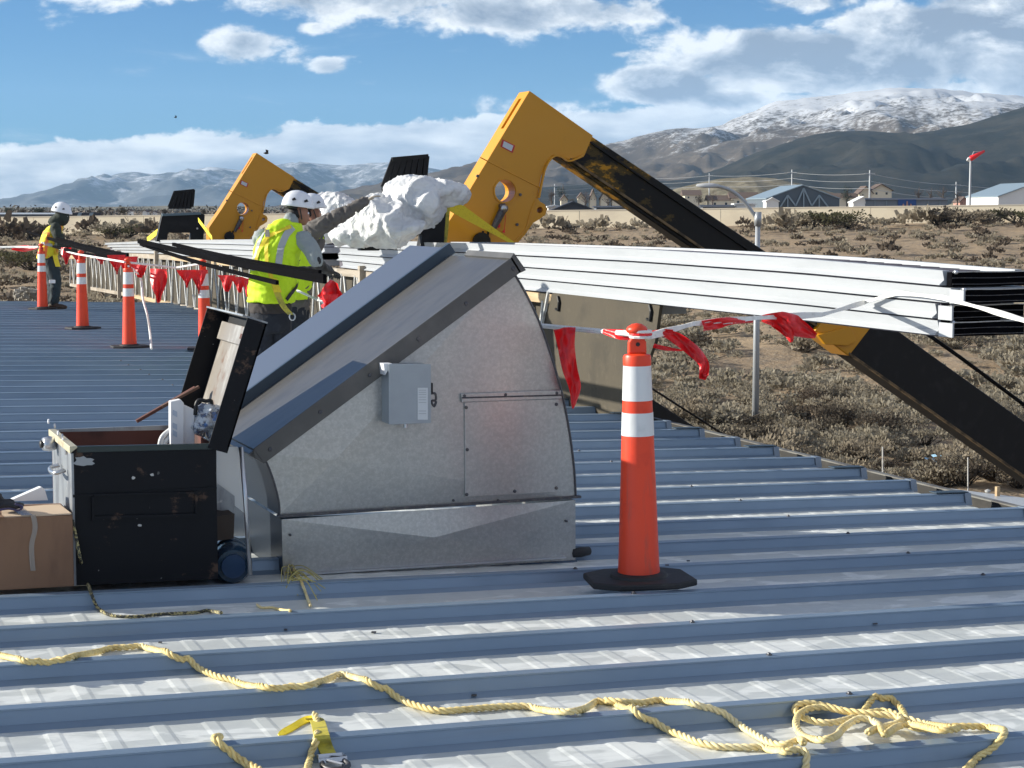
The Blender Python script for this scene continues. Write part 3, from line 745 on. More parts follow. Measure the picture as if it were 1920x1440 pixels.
TR = [(1588,388,348,30,600,'ever','dark evergreen tree between the hangar and the tallest house'),(1055,392,340,26,1200,'ever','dark evergreen clump on the hill right of the boom head'),
 (1722,388,346,26,560,'bare','leftmost bare pinkish tree behind the blue door building'),(1745,388,350,24,570,'bare','middle bare pinkish tree behind the low building'),(1768,388,345,30,560,'bare','broadest bare pinkish tree left of the windsock mast'),(1795,388,352,24,560,'bare','bare tree close to the windsock mast'),
 (1838,388,356,30,520,'dry','dark brown tree beside the salmon house'),(1336,388,356,30,560,'bare','bare tree left of the hangar'),(1310,388,362,22,520,'dry','brown tree behind the sloping boom'),
 (1072,392,370,18,560,'dry','brown tree beside the small cream house'),(1098,392,356,24,560,'bare','bare tree over the row of cream houses'),(1140,392,360,24,560,'bare','bare tree at the end of the cream house row'),(1034,392,352,14,560,'bare','slim bare tree beside the boom head lug'),
 (16,404,389,26,420,'ever','dark round tree at the far left edge'),(44,404,390,20,430,'dry','dark tree second from the left edge'),(72,404,391,30,430,'ever','low dark tree left of the far worker'),
 (205,404,389,26,420,'bare','bare grey tree right of the far worker'),(232,404,391,28,420,'dry','brown tree right of the solar panels'),(262,403,392,18,420,'bare','small bare tree in the left valley'),(308,404,391,24,420,'dry','brown tree left of the black fork carriage'),
 (186,403,392,16,430,'dry','small brown tree close to the far worker'),(286,403,393,16,430,'bare','grey bare tree in the left valley gap'),(352,404,390,20,420,'bare','bare tree behind the black fork carriage'),(382,404,391,20,420,'dry','brown tree between carriage and boom head'),
 (1220,392,370,20,560,'dry','brown tree low under the boom'),(1180,392,366,24,560,'bare','bare tree in the gap below the boom'),(1250,390,372,26,600,'dry','brown tree in front of the pale knoll'),(1430,388,368,16,560,'dry','brown tree at the hangar corner'),(1602,388,366,16,560,'bare','bare tree beside the white shed')]
for k, (x_, yb, yt, w_, d_, kd, lab) in enumerate(TR): tree(lab, x_, yb, yt, w_, d_, kd, 100+k)
b = B(); rnd = random.Random(5)
for k in range(420):
    x_ = rnd.uniform(-120, 1000) if k % 4 else rnd.uniform(1000, 2050); d_ = rnd.uniform(600, 2600)
    base = LD((x_-960)/FPX*d_, d_, -9); h = rnd.uniform(5, 12)
    leaf_cloud(b, base+Vector((0,0,h*.5)), Vector((h*1.0,h*1.0,h*.5)), 70, h*.085, rnd)
b.obj('valley_trees', M_BROWNF, kind='stuff', label='hazy belt of far trees along the valley floor')

# ---- power poles and wires, windsock, street lamp, fence posts
PL_ = [(1040,345,392,900),(1180,330,380,900),(1330,325,378,800),(1485,318,340,700),(1631,319,352,560),(1793,341,372,620),(2010,352,380,700)]
tops = []
for k, (x_, yt, yb, d_) in enumerate(PL_):
    lab = ['power pole right of the yellow boom head','power pole above the sloping boom','power pole left of the hangar','slim power pole behind the slate hangar','tall pole above the cream house','short power pole left of the windsock','power pole past the right edge'][k]
    bt = PXD(x_, yb, d_); tp = PXD(x_, yt, d_); t = thing('power_pole', lab, 'pole', bt, 'power poles along the foot of the hill')
    B().tube([bt-Vector((0,0,8)), tp], [.32, .22], 8).obj('mast', M_POLE, t)
    B().bar(tp-RT*1.6-Vector((0,0,1)), tp+RT*1.6-Vector((0,0,1)), .22, .22).obj('crossarm', M_POLE, t)
    tops.append(tp)
for k in range(3):
    b = B(); pts = []
    for a_, c in zip(tops, tops[1:]):
        for i in range(10):
            t = i/10; p = a_.lerp(c, t); p.z -= 1 + k*2.2 + 8*t*(1-t)*.35; pts.append(p)
    b.tube(pts, .07, 4); b.obj('power_line', M_POLE, label=['highest','middle','lowest'][k]+' power line strung between the far poles', cat='cable', group='power lines below the dark hill')
ws = thing('windsock_mast', 'red windsock on a tall grey mast at the right', 'windsock', PXD(1818, 366, 420))
B().tube([PXD(1818,388,420)-Vector((0,0,3)), PXD(1820,298,420)], [.32,.22], 8).obj('mast', M_POLE, ws)
a_, c = PXD(1817,299,419), PXD(1846,283,419)
B().tube([a_, a_.lerp(c,.12), a_.lerp(c,.5), c], [.28,.62,.48,.22], 10).obj('windsock', M_FLAG, ws, smooth=True)
B().tube([PXD(1814,298,419), PXD(1818,300,419)], .45, 10).obj('sock_ring', M_WHITEB, ws)
b = B()
for q in ((1826,284),(1836,292)): b.tube([PXD(1819,298,419), PXD(*q,419), PXD(1846,284,419)], .08, 4)
b.obj('wire_frame', M_POLE, ws)
lamp = thing('street_lamp', 'tall grey street lamp with curved arm standing on the slope', 'street lamp', PXD(1416, 826, 62.8))
a_ = PXD(1416, 826, 62.8); c = PXD(1421, 404, 62.8)
B().tube([a_-Vector((0,0,1)), a_.lerp(c,.5), c], [.125,.105,.08], 14).obj('pole', M_POLE, lamp, smooth=True)
B().lathe([(.0,-.05),(.22,-.05),(.22,.06),(.14,.10),(.14,.14)], a_, 12).obj('base_plate', M_POLE, lamp)
B().tube([c-Vector((0,0,.35)), c+Vector((0,0,.12))], .12, 10).obj('collar', M_POLE, lamp, smooth=True)
arm = spline([PXD(x_, y_, 62.8) for x_, y_ in [(1420,412),(1408,394),(1392,374),(1372,358),(1350,350),(1335,349)]], 6)
B().tube(arm, [.065]*len(arm), 8).obj('arm', M_POLE, lamp, smooth=True)
hd = PXD(1327, 348, 62.8)
B().lathe([(0,-.40),(.06,-.36),(.10,-.1),(.10,.15),(.06,.36),(0,.38)], hd, 12, ax=RT, squash=.6).obj('lamp_head', mat('lamp_grey', (.45,.46,.47), .5), lamp, smooth=True)
fp = [(1815,858,930),(1655,838,890)]
for k, (x_, yt, yb) in enumerate(fp):
    d_ = 52; B().tube([PXD(x_,yt,d_), PXD(x_,yb+60,d_)], .022, 6).obj('fence_post', M_BAR, label=['thin pale fence post rising above the roof edge at right','thin fence post in the brush nearer the street lamp'][k], cat='post', group='thin posts in the sagebrush')
b = B(); rnd = random.Random(9); c0 = PXD(1751, 872, 55)
for k in range(26):
    p = c0 + Vector((rnd.gauss(0,.26), rnd.gauss(0,.2), rnd.gauss(0,.16))); u = Vector((rnd.gauss(0,1),rnd.gauss(0,1),rnd.gauss(0,1))).normalized()*.12; w_ = u.orthogonal().normalized()*.06
    b.add([p-u, p+w_, p+u, p-w_], [(0,1,2,3)])
b.obj('litter', mat('pale_blue_plastic_scrap', (.25,.45,.62), .5), label='pale blue plastic scrap caught in the sagebrush', cat='litter')
for k, (x_, y_, d_) in enumerate([(499,287,140),(329,220,260)]):
    c = PXD(x_, y_, d_); b = B(); s_ = .22
    b.lathe([(0,-s_),(s_*.35,-s_*.4),(s_*.4,.1),(s_*.15,s_*.8),(0,s_)], c, 8, ax=RT)
    b.add([c, c+FH*.3+Vector((0,0,.26)), c+RT*.16+FH*.2+Vector((0,0,.2)), c+RT*.14], [(0,1,2,3)]); b.add([c, c-FH*.3+Vector((0,0,.26)), c+RT*.16-FH*.2+Vector((0,0,.2)), c+RT*.14], [(0,1,2,3)])
    b.obj('bird', M_BLACK, label=['small dark bird in front of the cloud bank','tiny dark bird high in the blue sky'][k], cat='bird')

# ---- sagebrush
def bush_mesh(seed, n, twigs, leaf, mats, hh=.8):
    """unit bush about 1 wide: lumpy dome of small leaves on woody stems"""
    rnd = random.Random(seed); b = B()
    lumps = [(Vector((rnd.gauss(0,.24), rnd.gauss(0,.24), rnd.uniform(.22,.55)*hh)), rnd.uniform(.13,.25)) for _ in range(11)]
    for c, r in lumps:
        for _ in range(int(n/len(lumps))):
            p = Vector((rnd.gauss(0,1), rnd.gauss(0,1), rnd.gauss(0,1))); p = p.normalized()*r*rnd.uniform(.55,1.15)
            if p.z < -r*.35: p.z *= -.6
            q = c+p; up_ = (p.normalized()*.8+Vector((rnd.gauss(0,.5), rnd.gauss(0,.5), .9))).normalized()
            w_ = up_.cross(Vector((rnd.gauss(0,1), rnd.gauss(0,1), rnd.gauss(0,1)))).normalized(); s_ = leaf*rnd.uniform(.6,1.5)
            b.add([q-w_*s_*.32, q+w_*s_*.32, q+up_*s_+w_*s_*.2, q+up_*s_-w_*s_*.2], [(0,1,2,3)], 0)
    for _ in range(twigs):
        c, r = rnd.choice(lumps); q = c+Vector((rnd.gauss(0,.1), rnd.gauss(0,.1), r*rnd.uniform(.3,1.2)))
        b.tube([Vector((rnd.gauss(0,.04), rnd.gauss(0,.04), -.05)), q*.55+Vector((0,0,-.03)), q], [.014,.010,.003], 3, 1, cap=False)
    return b
bms = [bush_mesh(s_, 950, 30, .046, 0).mesh('sagebrush', [m_, M_TWIGD]) for s_, m_ in [(1,M_SAGE),(2,M_SAGE),(3,M_SAGE),(4,M_SAGED),(5,M_SAGE),(6,M_SAGEG)]]
cand = []
rnd = random.Random(11)
for _ in range(10500):
    d = 53 + (rnd.random()**1.2)*250
    lat = rnd.uniform(-1, 1)*(.29*d+6)
    wd_ = wall_pt(lat)[0]
    if d > wd_-2.5: continue
    if 119-lat*.42 < d < 128-lat*.42 and -5 < lat < 45: continue
    dens_ = fbm(Vector((lat*.055+4, d*.045, 0)), 4)*.5+.5
    near_w = max(0, 1-(wd_-d)/14)
    bare = fbm(Vector((lat*.02, d*.02, 7)), 3)
    if rnd.random() > .02+.95*dens_ + near_w*.5: continue
    s_ = rnd.uniform(.38, 1.15) * (1.0 + .5*(rnd.random() < .10)) * (1+.6*near_w)
    if d < 85: s_ *= 1.15
    if s_ < .6 and rnd.random() < .55: continue
    cand.append([lat, d, s_, near_w])
for x_, d_, s_ in [(1545,74,2.0),(1668,78,2.1),(1480,96,1.7),(1300,90,1.5),(1850,262,4.2),(1905,262,4.4),(1756,258,6.0),(1800,256,5.0),(1730,254,4),(1710,257,3.0),(1480,250,5.0),(1520,247,5.2),(1560,246,5.5),(1460,238,3.4),(1585,250,4.4),(1640,254,2.6),
                  (20,236,6.0),(62,232,5.2),(5,228,5.0),(130,238,4.5),(178,240,3.6),(205,236,5.0),(236,238,5.0),(262,242,4.5),(285,236,4.0),(40,220,4.5),(90,225,4.6),(60,170,4.0),(20,185,3.5),(1070,245,3.4),(1120,248,3),(1030,240,3.2),(1240,250,2.6)]:
    k_ = (x_-960)/FPX; dw = 272/(1+.40*k_); d_ = dw-(267-d_)*.9 if d_ > 200 else d_
    cand.append([k_*d_, d_, s_, 2.0])
cand = [c for c in cand if (c[1] > 0)]
cand.sort(key=lambda c: -c[2]/c[1])
big = cand[:285]; rest = cand[285:]
for k, (lat, d, s_, nw) in enumerate(big):
    kind_i = rnd.choice([0,1,2,4]) if nw < 1.5 and rnd.random() > .25 else rnd.choice([3,3,5,0])
    if d < 100: kind_i = rnd.choice([0,1,2,4,0,1]) if rnd.random() > .2 else 3
    o = bpy.data.objects.new('sagebrush', bms[kind_i]); COL.objects.link(o)
    o.location = LD(lat, d, gz(lat, d)-.03); o.rotation_euler = (0, 0, rnd.uniform(0, 6.28)); z_ = s_*rnd.uniform(.75, 1.1)*(.62 if nw == 2.0 else .85)
    o.scale = (s_*1.35, s_*1.35, z_*1.25)
    px_ = 960+lat/d*FPX; wd_ = wall_pt(lat)[0]
    zone = ('at the foot of the long wall' if wd_-d < 22 else 'just beyond the roof edge' if d < 75 else 'around the street lamp foot' if d < 100 and 1250 < px_ < 1580 else 'on the open middle slope' if d < 150 else 'high on the far slope')
    zone += ', '+('far left' if px_ < 350 else 'left of centre' if px_ < 900 else 'right of centre' if px_ < 1400 else 'at the right' if px_ < 1700 else 'at the far right')
    sz = 'large ' if s_ > 1.25 else 'small ' if s_ < .8 else ''
    kd_ = {3:'dark brown leafless shrub',5:'olive green shrub'}.get(kind_i, 'grey green sagebrush clump')
    tag(o, sz+kd_+' '+zone, 'shrub', sz+kd_+' '+zone)
    if 0: tag(o, {0:'grey green sagebrush clump on the dry slope',1:'grey green sagebrush clump on the dry slope',2:'grey green sagebrush clump on the dry slope',4:'grey green sagebrush clump on the dry slope',3:'dark brown leafless shrub on the dry slope',5:'olive green shrub on the dry slope'}[kind_i], 'shrub',
        {3:'dark shrubs on the slope',5:'olive shrubs on the slope'}.get(kind_i, 'sagebrush clumps on the slope'))
def joined(cs, seeds, n, leaf, name, m, label):
    protos = []
    for s_ in seeds:
        q = bush_mesh(s_, n, 0, leaf, 0)
        protos.append((np.array(q.v), np.array(q.f)))
    V, Fc = [], []; off = 0
    for lat, d, s_, nw in cs:
        pv, pf = protos[rnd.randrange(len(protos))]; an = rnd.uniform(0, 6.28); ca, sa = math.cos(an), math.sin(an); sc_ = s_*1.3; zz = s_*rnd.uniform(.8, 1.2)
        x_ = pv[:,0]*sc_; y_ = pv[:,1]*sc_; o = LD(lat, d, gz(lat, d)-.03)
        V.append(np.stack([x_*ca-y_*sa+o.x, x_*sa+y_*ca+o.y, pv[:,2]*zz+o.z], 1)); Fc.append(pf+off); off += len(pv)
    V = np.concatenate(V); Fc = np.concatenate(Fc)
    me = bpy.data.meshes.new(name); me.vertices.add(len(V)); me.vertices.foreach_set('co', V.ravel().astype('f'))
    me.loops.add(Fc.size); me.loops.foreach_set('vertex_index', Fc.ravel().astype('i')); me.polygons.add(len(Fc))
    me.polygons.foreach_set('loop_start', np.arange(0, Fc.size, 4, dtype='i')); me.update(); me.validate()
    me.materials.append(m); o = bpy.data.objects.new(name, me); COL.objects.link(o)
    tag(o, label, kind='stuff'); return o
nr = [c for c in rest if c[1] < 120]; fr = [c for c in rest if c[1] >= 120]
joined(nr, [21,22,23], 200, .11, 'low_sagebrush', M_SAGE, 'mass of low grey sagebrush covering the near slope')
joined([c for i, c in enumerate(fr) if i % 4 in (1,2)], [31,32], 66, .19, 'far_sagebrush', M_SAGE, 'mass of low sagebrush on the far slope')
joined([c for i, c in enumerate(fr) if not i % 4], [33,34], 66, .19, 'far_dark_brush', M_SAGED, 'scattered dark brush on the far slope')
# rocks in a small heap beside the far end of the roof
b = B(); rnd = random.Random(4)
for k in range(110):
    c = onroof(58, 545, 0); c = PXD(rnd.uniform(28,72), rnd.uniform(541,562), rnd.uniform(76,84)); s_ = rnd.uniform(.05,.13)
    vs = [Vector((sx_*s_*rnd.uniform(.6,1.2), sy_*s_*rnd.uniform(.6,1.2), sz_*s_*rnd.uniform(.4,.9)))+c for sx_ in (-1,1) for sy_ in (-1,1) for sz_ in (-1,1)]
    b.add(vs, [(0,1,3,2),(4,6,7,5),(0,4,5,1),(2,3,7,6),(0,2,6,4),(1,5,7,3)])
b.obj('rubble_heap', mat('pale_broken_rock', (.36,.33,.28), .9, vary=(2,(.2,.18,.15),.4,.6)), kind='stuff', label='heap of pale broken rock below the far left roof edge')

# ============================================================ PANEL STACK, SPREADER TRUSS
XS = -.10                                          # stack face towards the roof
_zy = [8, 9.9, 11.7, 14.4, 19, 23.5, 31.2, 35.6, 43.1]; _zt = [1.44, 1.475, 1.505, 1.515, 1.485, 1.42, 1.315, 1.235, 1.04]
_zb = [1.05, 1.052, 1.055, 1.05, 1.045, 1.075, .985, .96, .83]
def ztop(y): return float(np.interp(y, _zy, _zt))
def zbot(y): return float(np.interp(y, _zy, _zb))
def layer(y0, y1, k, n, xin=0.0, w=.62):
    """one nested bundle: flat upper web, slanted bright lower flange, ends cut square"""
    b = B(); N_ = 26; sec = []
    for i in range(N_+1):
        y = y0+(y1-y0)*i/N_; zt, zb = ztop(y), zbot(y); h = (zt-zb)/n; z1 = zt-h*k; x0 = XS+xin+.006*math.sin(y*1.3+k*2)
        sec.append([(x0+.004,y,z1-.004), (x0+.018,y,z1-h*.60), (x0-.016,y,z1-h*.86), (x0-.016,y,z1-h*.90), (x0+.04,y,z1-h*.925), (x0+w-.03,y,z1-h*.925), (x0+w,y,z1-h*.6), (x0+w-.02,y,z1-.004)])
    if k == 0:
        for i, q in enumerate(sec):
            y = q[0][1]; z1 = q[0][2]; x0 = q[0][0]
            sec[i] = q[:7]+[(x0+w-.02,y,z1), (x0+w-.07,y,z1), (x0+w-.09,y,z1-.055), (x0+.07,y,z1-.055), (x0+.05,y,z1)]
            sec[i] = [sec[i][0]]+sec[i][1:]
    for s_ in sec: b.v += s_
    m = len(sec[0])
    for i in range(N_):
        for q in range(m): o = i*m; b.f.append((o+q, o+(q+1) % m, o+m+(q+1) % m, o+m+q)); b.mi.append(0)
    b.f += [tuple(range(m-1,-1,-1)), tuple(N_*m+q for q in range(m))]; b.mi += [0, 0]
    return b
st1 = thing('panel_stack', 'near stack of long white roof panels crossing the middle of the view', 'panel stack', (XS, 17, 1.05), 'stacks of white roof panels')
for k in range(4): layer(9.95 - (0, .09, -.06, -.04)[k], 23.75-(0,.15,.1,.3)[k], k, 4).obj('panel_bundle', M_WHITEP, st1, smooth=30)
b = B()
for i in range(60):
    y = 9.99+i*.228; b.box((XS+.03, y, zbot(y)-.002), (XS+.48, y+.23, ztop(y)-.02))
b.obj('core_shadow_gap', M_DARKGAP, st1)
st2 = thing('panel_stack', 'far stack of long white roof panels behind the leaning worker', 'panel stack', (XS, 32, 1.0), 'stacks of white roof panels')
for k in range(4): layer(24.45+(0,-.1,.25,.1)[k], 42.6+(0,.2,.1,.3)[k]-k*.5, k, 4).obj('panel_bundle', M_WHITEP, st2, smooth=30)
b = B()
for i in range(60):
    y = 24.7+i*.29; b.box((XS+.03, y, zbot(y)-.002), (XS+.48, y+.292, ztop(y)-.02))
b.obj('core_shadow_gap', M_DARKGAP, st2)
# white end closures and black end faces, the panel ends' shade put into colour
for k in range(4):
    y = 9.93-(.0,.09,-.03,-.02)[k]; zt, zb = ztop(9.9), zbot(9.9); h = (zt-zb)/4; z1 = zt-h*k
    if k: B().box((XS-.02, y-.16, z1-h*.93), (XS-.008, y-.012, z1-.01)).obj('end_cover', M_WHITEP, st1)
M_BLK = mat('black_strip_and_end_shade', (.003,.003,.004), .9, spec=.04, vary=((2,1,9),(.006,.006,.008),.5,.7))  # black of the carried strips, also shade painted on the stack's end faces
for k in range(4):
    y = 9.93-(.0,.09,-.03,-.02)[k]; zt, zb = ztop(9.9), zbot(9.9); h = (zt-zb)/4; z1 = zt-h*k
    B().prism([(XS+.028,y,z1-h*.95),(XS+.60,y,z1-h*.95),(XS+.60,y,z1-.012),(XS+.028,y,z1-.012)], (0,-.05,0)).obj('shaded_end_face', M_BLK, st1)
    b = B(); n_ = 14
    for q in range(3):
        pts = [(XS+.03+.57*i/n_, y-.056-.002*q, z1-h*(.10+.36*q)+.0015*math.sin(i*.5+k+q)) for i in range(n_+1)]
        B().ribbon(pts, .004 if q else .007, (0,0,1), th=.003).obj('folded_edge', M_DSTEEL if q else M_BAR, st1)
    B().lathe([(0,-.02),(.012,-.016),(.014,0),(0,.004)], (XS+.05, y-.056, z1-h*.05-.006), 8, ax=(0,1,0)).obj('end_bolt', M_STEEL, st1)
# truss
XT = XS+.05
tr = thing('spreader_truss', 'long open web truss with lumber chords and brown plywood under the panels', 'truss', (XT, 30, 0))
def zc(y): return float(np.interp(y, [14, 20, 30, 40, 48.5], [.06, .03, .02, -.04, -.16]))
def chord(y0, y1, zf, w, h, name, m, x=XT-.045):
    b = B(); n = max(1, int((y1-y0)/2))
    for i in range(n):
        a_, c = y0+(y1-y0)*i/n, y0+(y1-y0)*(i+1)/n
        b.prism([(x,a_,zf(a_)), (x+w,a_,zf(a_)), (x+w,a_,zf(a_)+h), (x,a_,zf(a_)+h)], (0, c-a_, 0) if False else Vector((0,c-a_,zf(c)-zf(a_))))
    return b.obj(name, m, tr)
y = 15.5; k = 0
while y < 48:
    L_ = 4.85
    chord(y, min(y+L_, 48.3), lambda v: zbot(v)-.098 if v < 40 else zbot(40)-.098-(v-40)*.03, .10, .09, 'top_chord', M_WOOD if k % 3 else M_WOODNEW)
    chord(y, min(y+L_, 48.3), zc, .10, .075, 'bottom_chord', M_WOOD if k % 3 != 1 else M_WOODNEW)
    y += L_+.012; k += 1
def ztc(v): return (zbot(v) if v < 40 else zbot(40)-(v-40)*.03)-.10
y = 16.2; rnd = random.Random(2); k = 0
while y < 47.8:
    dy = .30+rnd.uniform(-.05,.05); x_ = XT-.02
    B().tube([(x_, y, zc(y)+.07), (x_, y+dy, ztc(y+dy)+.02)], .017, 6).obj('web_bar', M_BAR, tr)
    B().tube([(x_-.02, y+dy+.03, ztc(y+dy)+.02), (x_-.02, y+dy*1.65+.05, zc(y+dy*2)+.07)], .017, 6).obj('web_bar', M_BAR, tr)
    if k % 7 == 3: B().bar((x_-.06, y-.12, zc(y)-.05), (x_-.06, y-.12, ztc(y)+.16), .09, .07).obj('post', M_WOOD, tr)
    y += .62+rnd.uniform(-.06,.10); k += 1
y = 16.0
while y < 47.5:
    c = min(y+2.42, 47.6)
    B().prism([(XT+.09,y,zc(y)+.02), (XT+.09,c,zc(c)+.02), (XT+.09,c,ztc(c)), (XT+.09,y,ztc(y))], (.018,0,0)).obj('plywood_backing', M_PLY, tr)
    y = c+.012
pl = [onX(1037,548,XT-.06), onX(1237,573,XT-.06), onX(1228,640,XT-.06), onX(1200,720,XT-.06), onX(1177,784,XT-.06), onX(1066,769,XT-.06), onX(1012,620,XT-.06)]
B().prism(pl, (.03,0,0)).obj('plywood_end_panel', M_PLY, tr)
for q in ((1218,572,.05),(1046,556,.05)):
    c = onX(q[0], q[1], XT-.075); B().tube([c, c+Vector((0,-.03,-.05)), c+Vector((0,-.01,-.13)), c+Vector((0,.05,-.12))], .014, 6).obj('hook_loop', M_BLACKM, tr)
c = onX(1028, 548, XT-.08); d = onX(1014, 622, XT-.08)
B().bar(c, d, .022, .022).obj('end_bar', M_BAR, tr)
a_, c = onX(985,528,XT-.02), onX(1034,548,XT-.02)
B().prism([(XT-.05,14.2,.965), (XT+.3,14.2,.965), (XT+.3,14.2,1.045), (XT-.05,14.2,1.045)], (0,1.6,.0)).obj('grey_end_beam', mat('grey_beam', (.30,.30,.29), .6, .2), tr)

# ============================================================ TELEHANDLERS
YN = 20.8
def make_tele(label, carr_label):
    org = onY(837, 455, YN); T = thing('telehandler', label, 'telehandler', org, 'telehandlers lifting the panels')
    DP = .34
    nose = [(993,170),(1092,240),(1112,254),(1096,292),(1066,300),(1050,291),(1036,292),(1022,310),(1014,335),(1008,370),(1013,378),(1022,383),(1026,392),(1023,403),(1012,411),(1000,418),(985,440),(965,462),(930,492),(840,492),(837,422),(878,360)]
    def cutter(): pass
    hc = onY(947, 358, YN); R_ = abs((onY(966,358,YN)-hc).x)*1.02
    loops = [[onY(x_, y_, YN)-org for x_, y_ in nose]]
    for c_, r_ in ((hc-org, R_), (onY(1012.6,394,YN)-org, R_*.27)):
        loops.append([Vector((c_.x+r_*math.cos(2*math.pi*k/24), c_.y, c_.z+r_*math.sin(2*math.pi*k/24))) for k in range(24)])
    bq = B(); flat_ = [v for l in loops for v in l]; nf = len(flat_); bm = bmesh.new(); bvs = [bm.verts.new(v) for v in flat_]; st_ = 0
    for l in loops:
        for i in range(len(l)): bm.edges.new((bvs[st_+i], bvs[st_+(i+1) % len(l)]))
        st_ += len(l)
    bm.verts.index_update(); bmesh.ops.triangle_fill(bm, use_beauty=True, edges=bm.edges[:], normal=(0,-1,0))
    tris = [tuple(v.index for v in f.verts) for f in bm.faces]; bm.free()
    bq.v = [tuple(v) for v in flat_]+[(v.x, v.y+DP, v.z) for v in flat_]
    bq.f = [tuple(t) for t in tris]+[tuple(i+nf for i in reversed(t)) for t in tris]; st_ = 0
    for l in loops:
        m_ = len(l); bq.f += [(st_+i, st_+(i+1) % m_, st_+(i+1) % m_+nf, st_+i+nf) for i in range(m_)]; st_ += m_
    bq.mi = [0]*len(bq.f)
    me = bq.mesh('boom_head', M_YEL)
    o = bpy.data.objects.new('boom_head', me); COL.objects.link(o); o.location = org
    cuts = []
    e0, e1 = onY(914,300,YN), onY(968,212,YN)                     # long slot and small hole in the edge face
    mid = Vector((0, DP*.5, 0)); dirn = (e1-e0).normalized(); nrm = Vector((-dirn.z, 0, dirn.x))
    s0, s1 = onY(952,240,YN)+mid, onY(985,183,YN)+mid
    q = B().bar(s0, s1, .09, 1.0, up=(nrm.x,0,nrm.z)); oc = bpy.data.objects.new('cut', q.mesh('cut', M_YEL)); COL.objects.link(oc); cuts.append(oc)
    oc.scale = (1,1,1)
    for cobj in cuts:
        m = o.modifiers.new('b', 'BOOLEAN'); m.operation = 'DIFFERENCE'; m.object = cobj; m.solver = 'EXACT'
    bv = o.modifiers.new('bev', 'BEVEL'); bv.width = .008; bv.segments = 2; bv.limit_method = 'ANGLE'
    bpy.context.view_layer.update(); dg = bpy.context.evaluated_depsgraph_get()
    me2 = bpy.data.meshes.new_from_object(o.evaluated_get(dg)); me2.name = 'boom_head'; o.modifiers.clear(); o.data = me2
    for cobj in cuts: bpy.data.objects.remove(cobj)
    o.parent = T; o.location = (0,0,0)
    # stiffener lip round the inner curve, weld seam, decals
    lip = [(1092,292),(1066,302),(1050,293),(1036,294),(1023,311),(1016,336),(1009,371)]
    bq = B(); pts = [onY(x_, y_, YN)-Vector((0,.018,0)) for x_, y_ in lip]; bq.ribbon(spline(pts,4), .04, (0,1,0), th=.02); bq.obj('rim_plate', M_YEL, T)
    lip2 = [(1003,375),(994,400),(986,428),(968,450),(950,472)]
    B().tube(spline([onY(x_, y_, YN)-Vector((0,.004,0)) for x_, y_ in lip2],4), .010, 6).obj('weld_seam', M_YEL, T)
    B().tube([onY(900,295,YN)-Vector((0,.002,0)), onY(1012,352,YN)-Vector((0,.002,0))], .007, 5).obj('weld_seam', M_YEL, T)
    B().lathe([(R_*1.02,-.016),(R_*1.16,-.016),(R_*1.16,.0),(R_*1.02,.0)], hc, 28, ax=(0,1,0), cap=False).obj('bushing_ring', M_YEL, T)
    for (x_, y_) in ((975,365),(969,421),(895,330)): B().lathe([(.0,-.02),(.018,-.02),(.018,0)], onY(x_, y_, YN), 8, ax=(0,1,0)).obj('bolt', M_DSTEEL, T)
    dc = [onY(x_, y_, YN)-Vector((0,.004,0)) for x_, y_ in [(942,261),(966,273),(961,287),(938,275)]]
    dcl = B().prism(dc, (0,.003,0)).obj('warning_decal', mat('red_decal', (.55,.03,.03), .5), T)
    cc_ = sum((Vector(p) for p in dc), Vector())/4
    B().prism([Vector(p)+(cc_-Vector(p))*.26-Vector((0,.003,0)) for p in dc], (0,.002,0)).obj('decal_text_field', M_LABEL, dcl)
    # booms
    a0 = onY(1086,239,YN+.03); b0 = onY(1046,292,YN+.03)
    def seg(tp, bt, y0, y1, name, m):
        ps = [onY(*tp[0], y0), onY(*tp[1], y0), onY(*bt[1], y0), onY(*bt[0], y0)]
        return B().prism(ps, (0, y1-y0, 0)).obj(name, m, T, bevel=.015)
    seg([(1088,241),(1625,597)], [(1046,294),(1560,645)], YN+.03, YN+DP-.03, 'inner_boom', M_BOOM)
    outer = seg([(1612,569),(2420,1148)], [(1556,640),(2330,1184)], YN-.02, YN+DP+.02, 'outer_boom', M_BLACKM)
    seg([(1590,545),(1652,590)], [(1528,620),(1592,668)], YN-.05, YN+DP+.05, 'boom_collar', M_YEL)
    B().bar(onY(1100,262,YN+.02), onY(1600,602,YN+.02), .02, .035, up=(0,1,0)).obj('slide_rail', M_BLACKM, T)
    B().bar(onY(1068,298,YN+.015), onY(1570,637,YN+.015), .03, .035, up=(0,1,0)).obj('lower_rail', mat('rusty_tan_rail', (.20,.13,.06), .7, vary=(6,(.06,.04,.02),.45,.6)), T)
    B().bar(onY(1590,662,YN-.03), onY(2330,1182,YN-.03), .03, .05, up=(0,1,0)).obj('lower_edge_rail', mat('rusty_tan_rail', (.20,.13,.06)), T)
    pts = [onY(1700,613,YN-.02), onY(1800,684,YN-.02), onY(1920,773,YN-.02), onY(2100,900,YN-.02), onY(2400,1110,YN-.02)]
    B().tube([p+Vector((.02,-.02,.07)) for p in pts], .018, 8).obj('hydraulic_hose', M_BLACKM, T, smooth=True)
    B().tube([p+Vector((.0,-.05,.10)) for p in pts], .012, 8).obj('hydraulic_hose', M_BLACKM, T, smooth=True)
    br = B().prism([onY(x_, y_, YN-.10) for x_, y_ in [(1534,628),(1596,612),(1606,640),(1590,648),(1548,646)]], (0,.08,0)).obj('collar_bracket', M_YEL, T, bevel=.006)
    # fork carriage: louvred backrest above, frame below
    YC = YN-.55
    lou = [onY(x_, y_, YC) for x_, y_ in [(736,298),(801,292),(800,335),(790,352),(717,352)]]
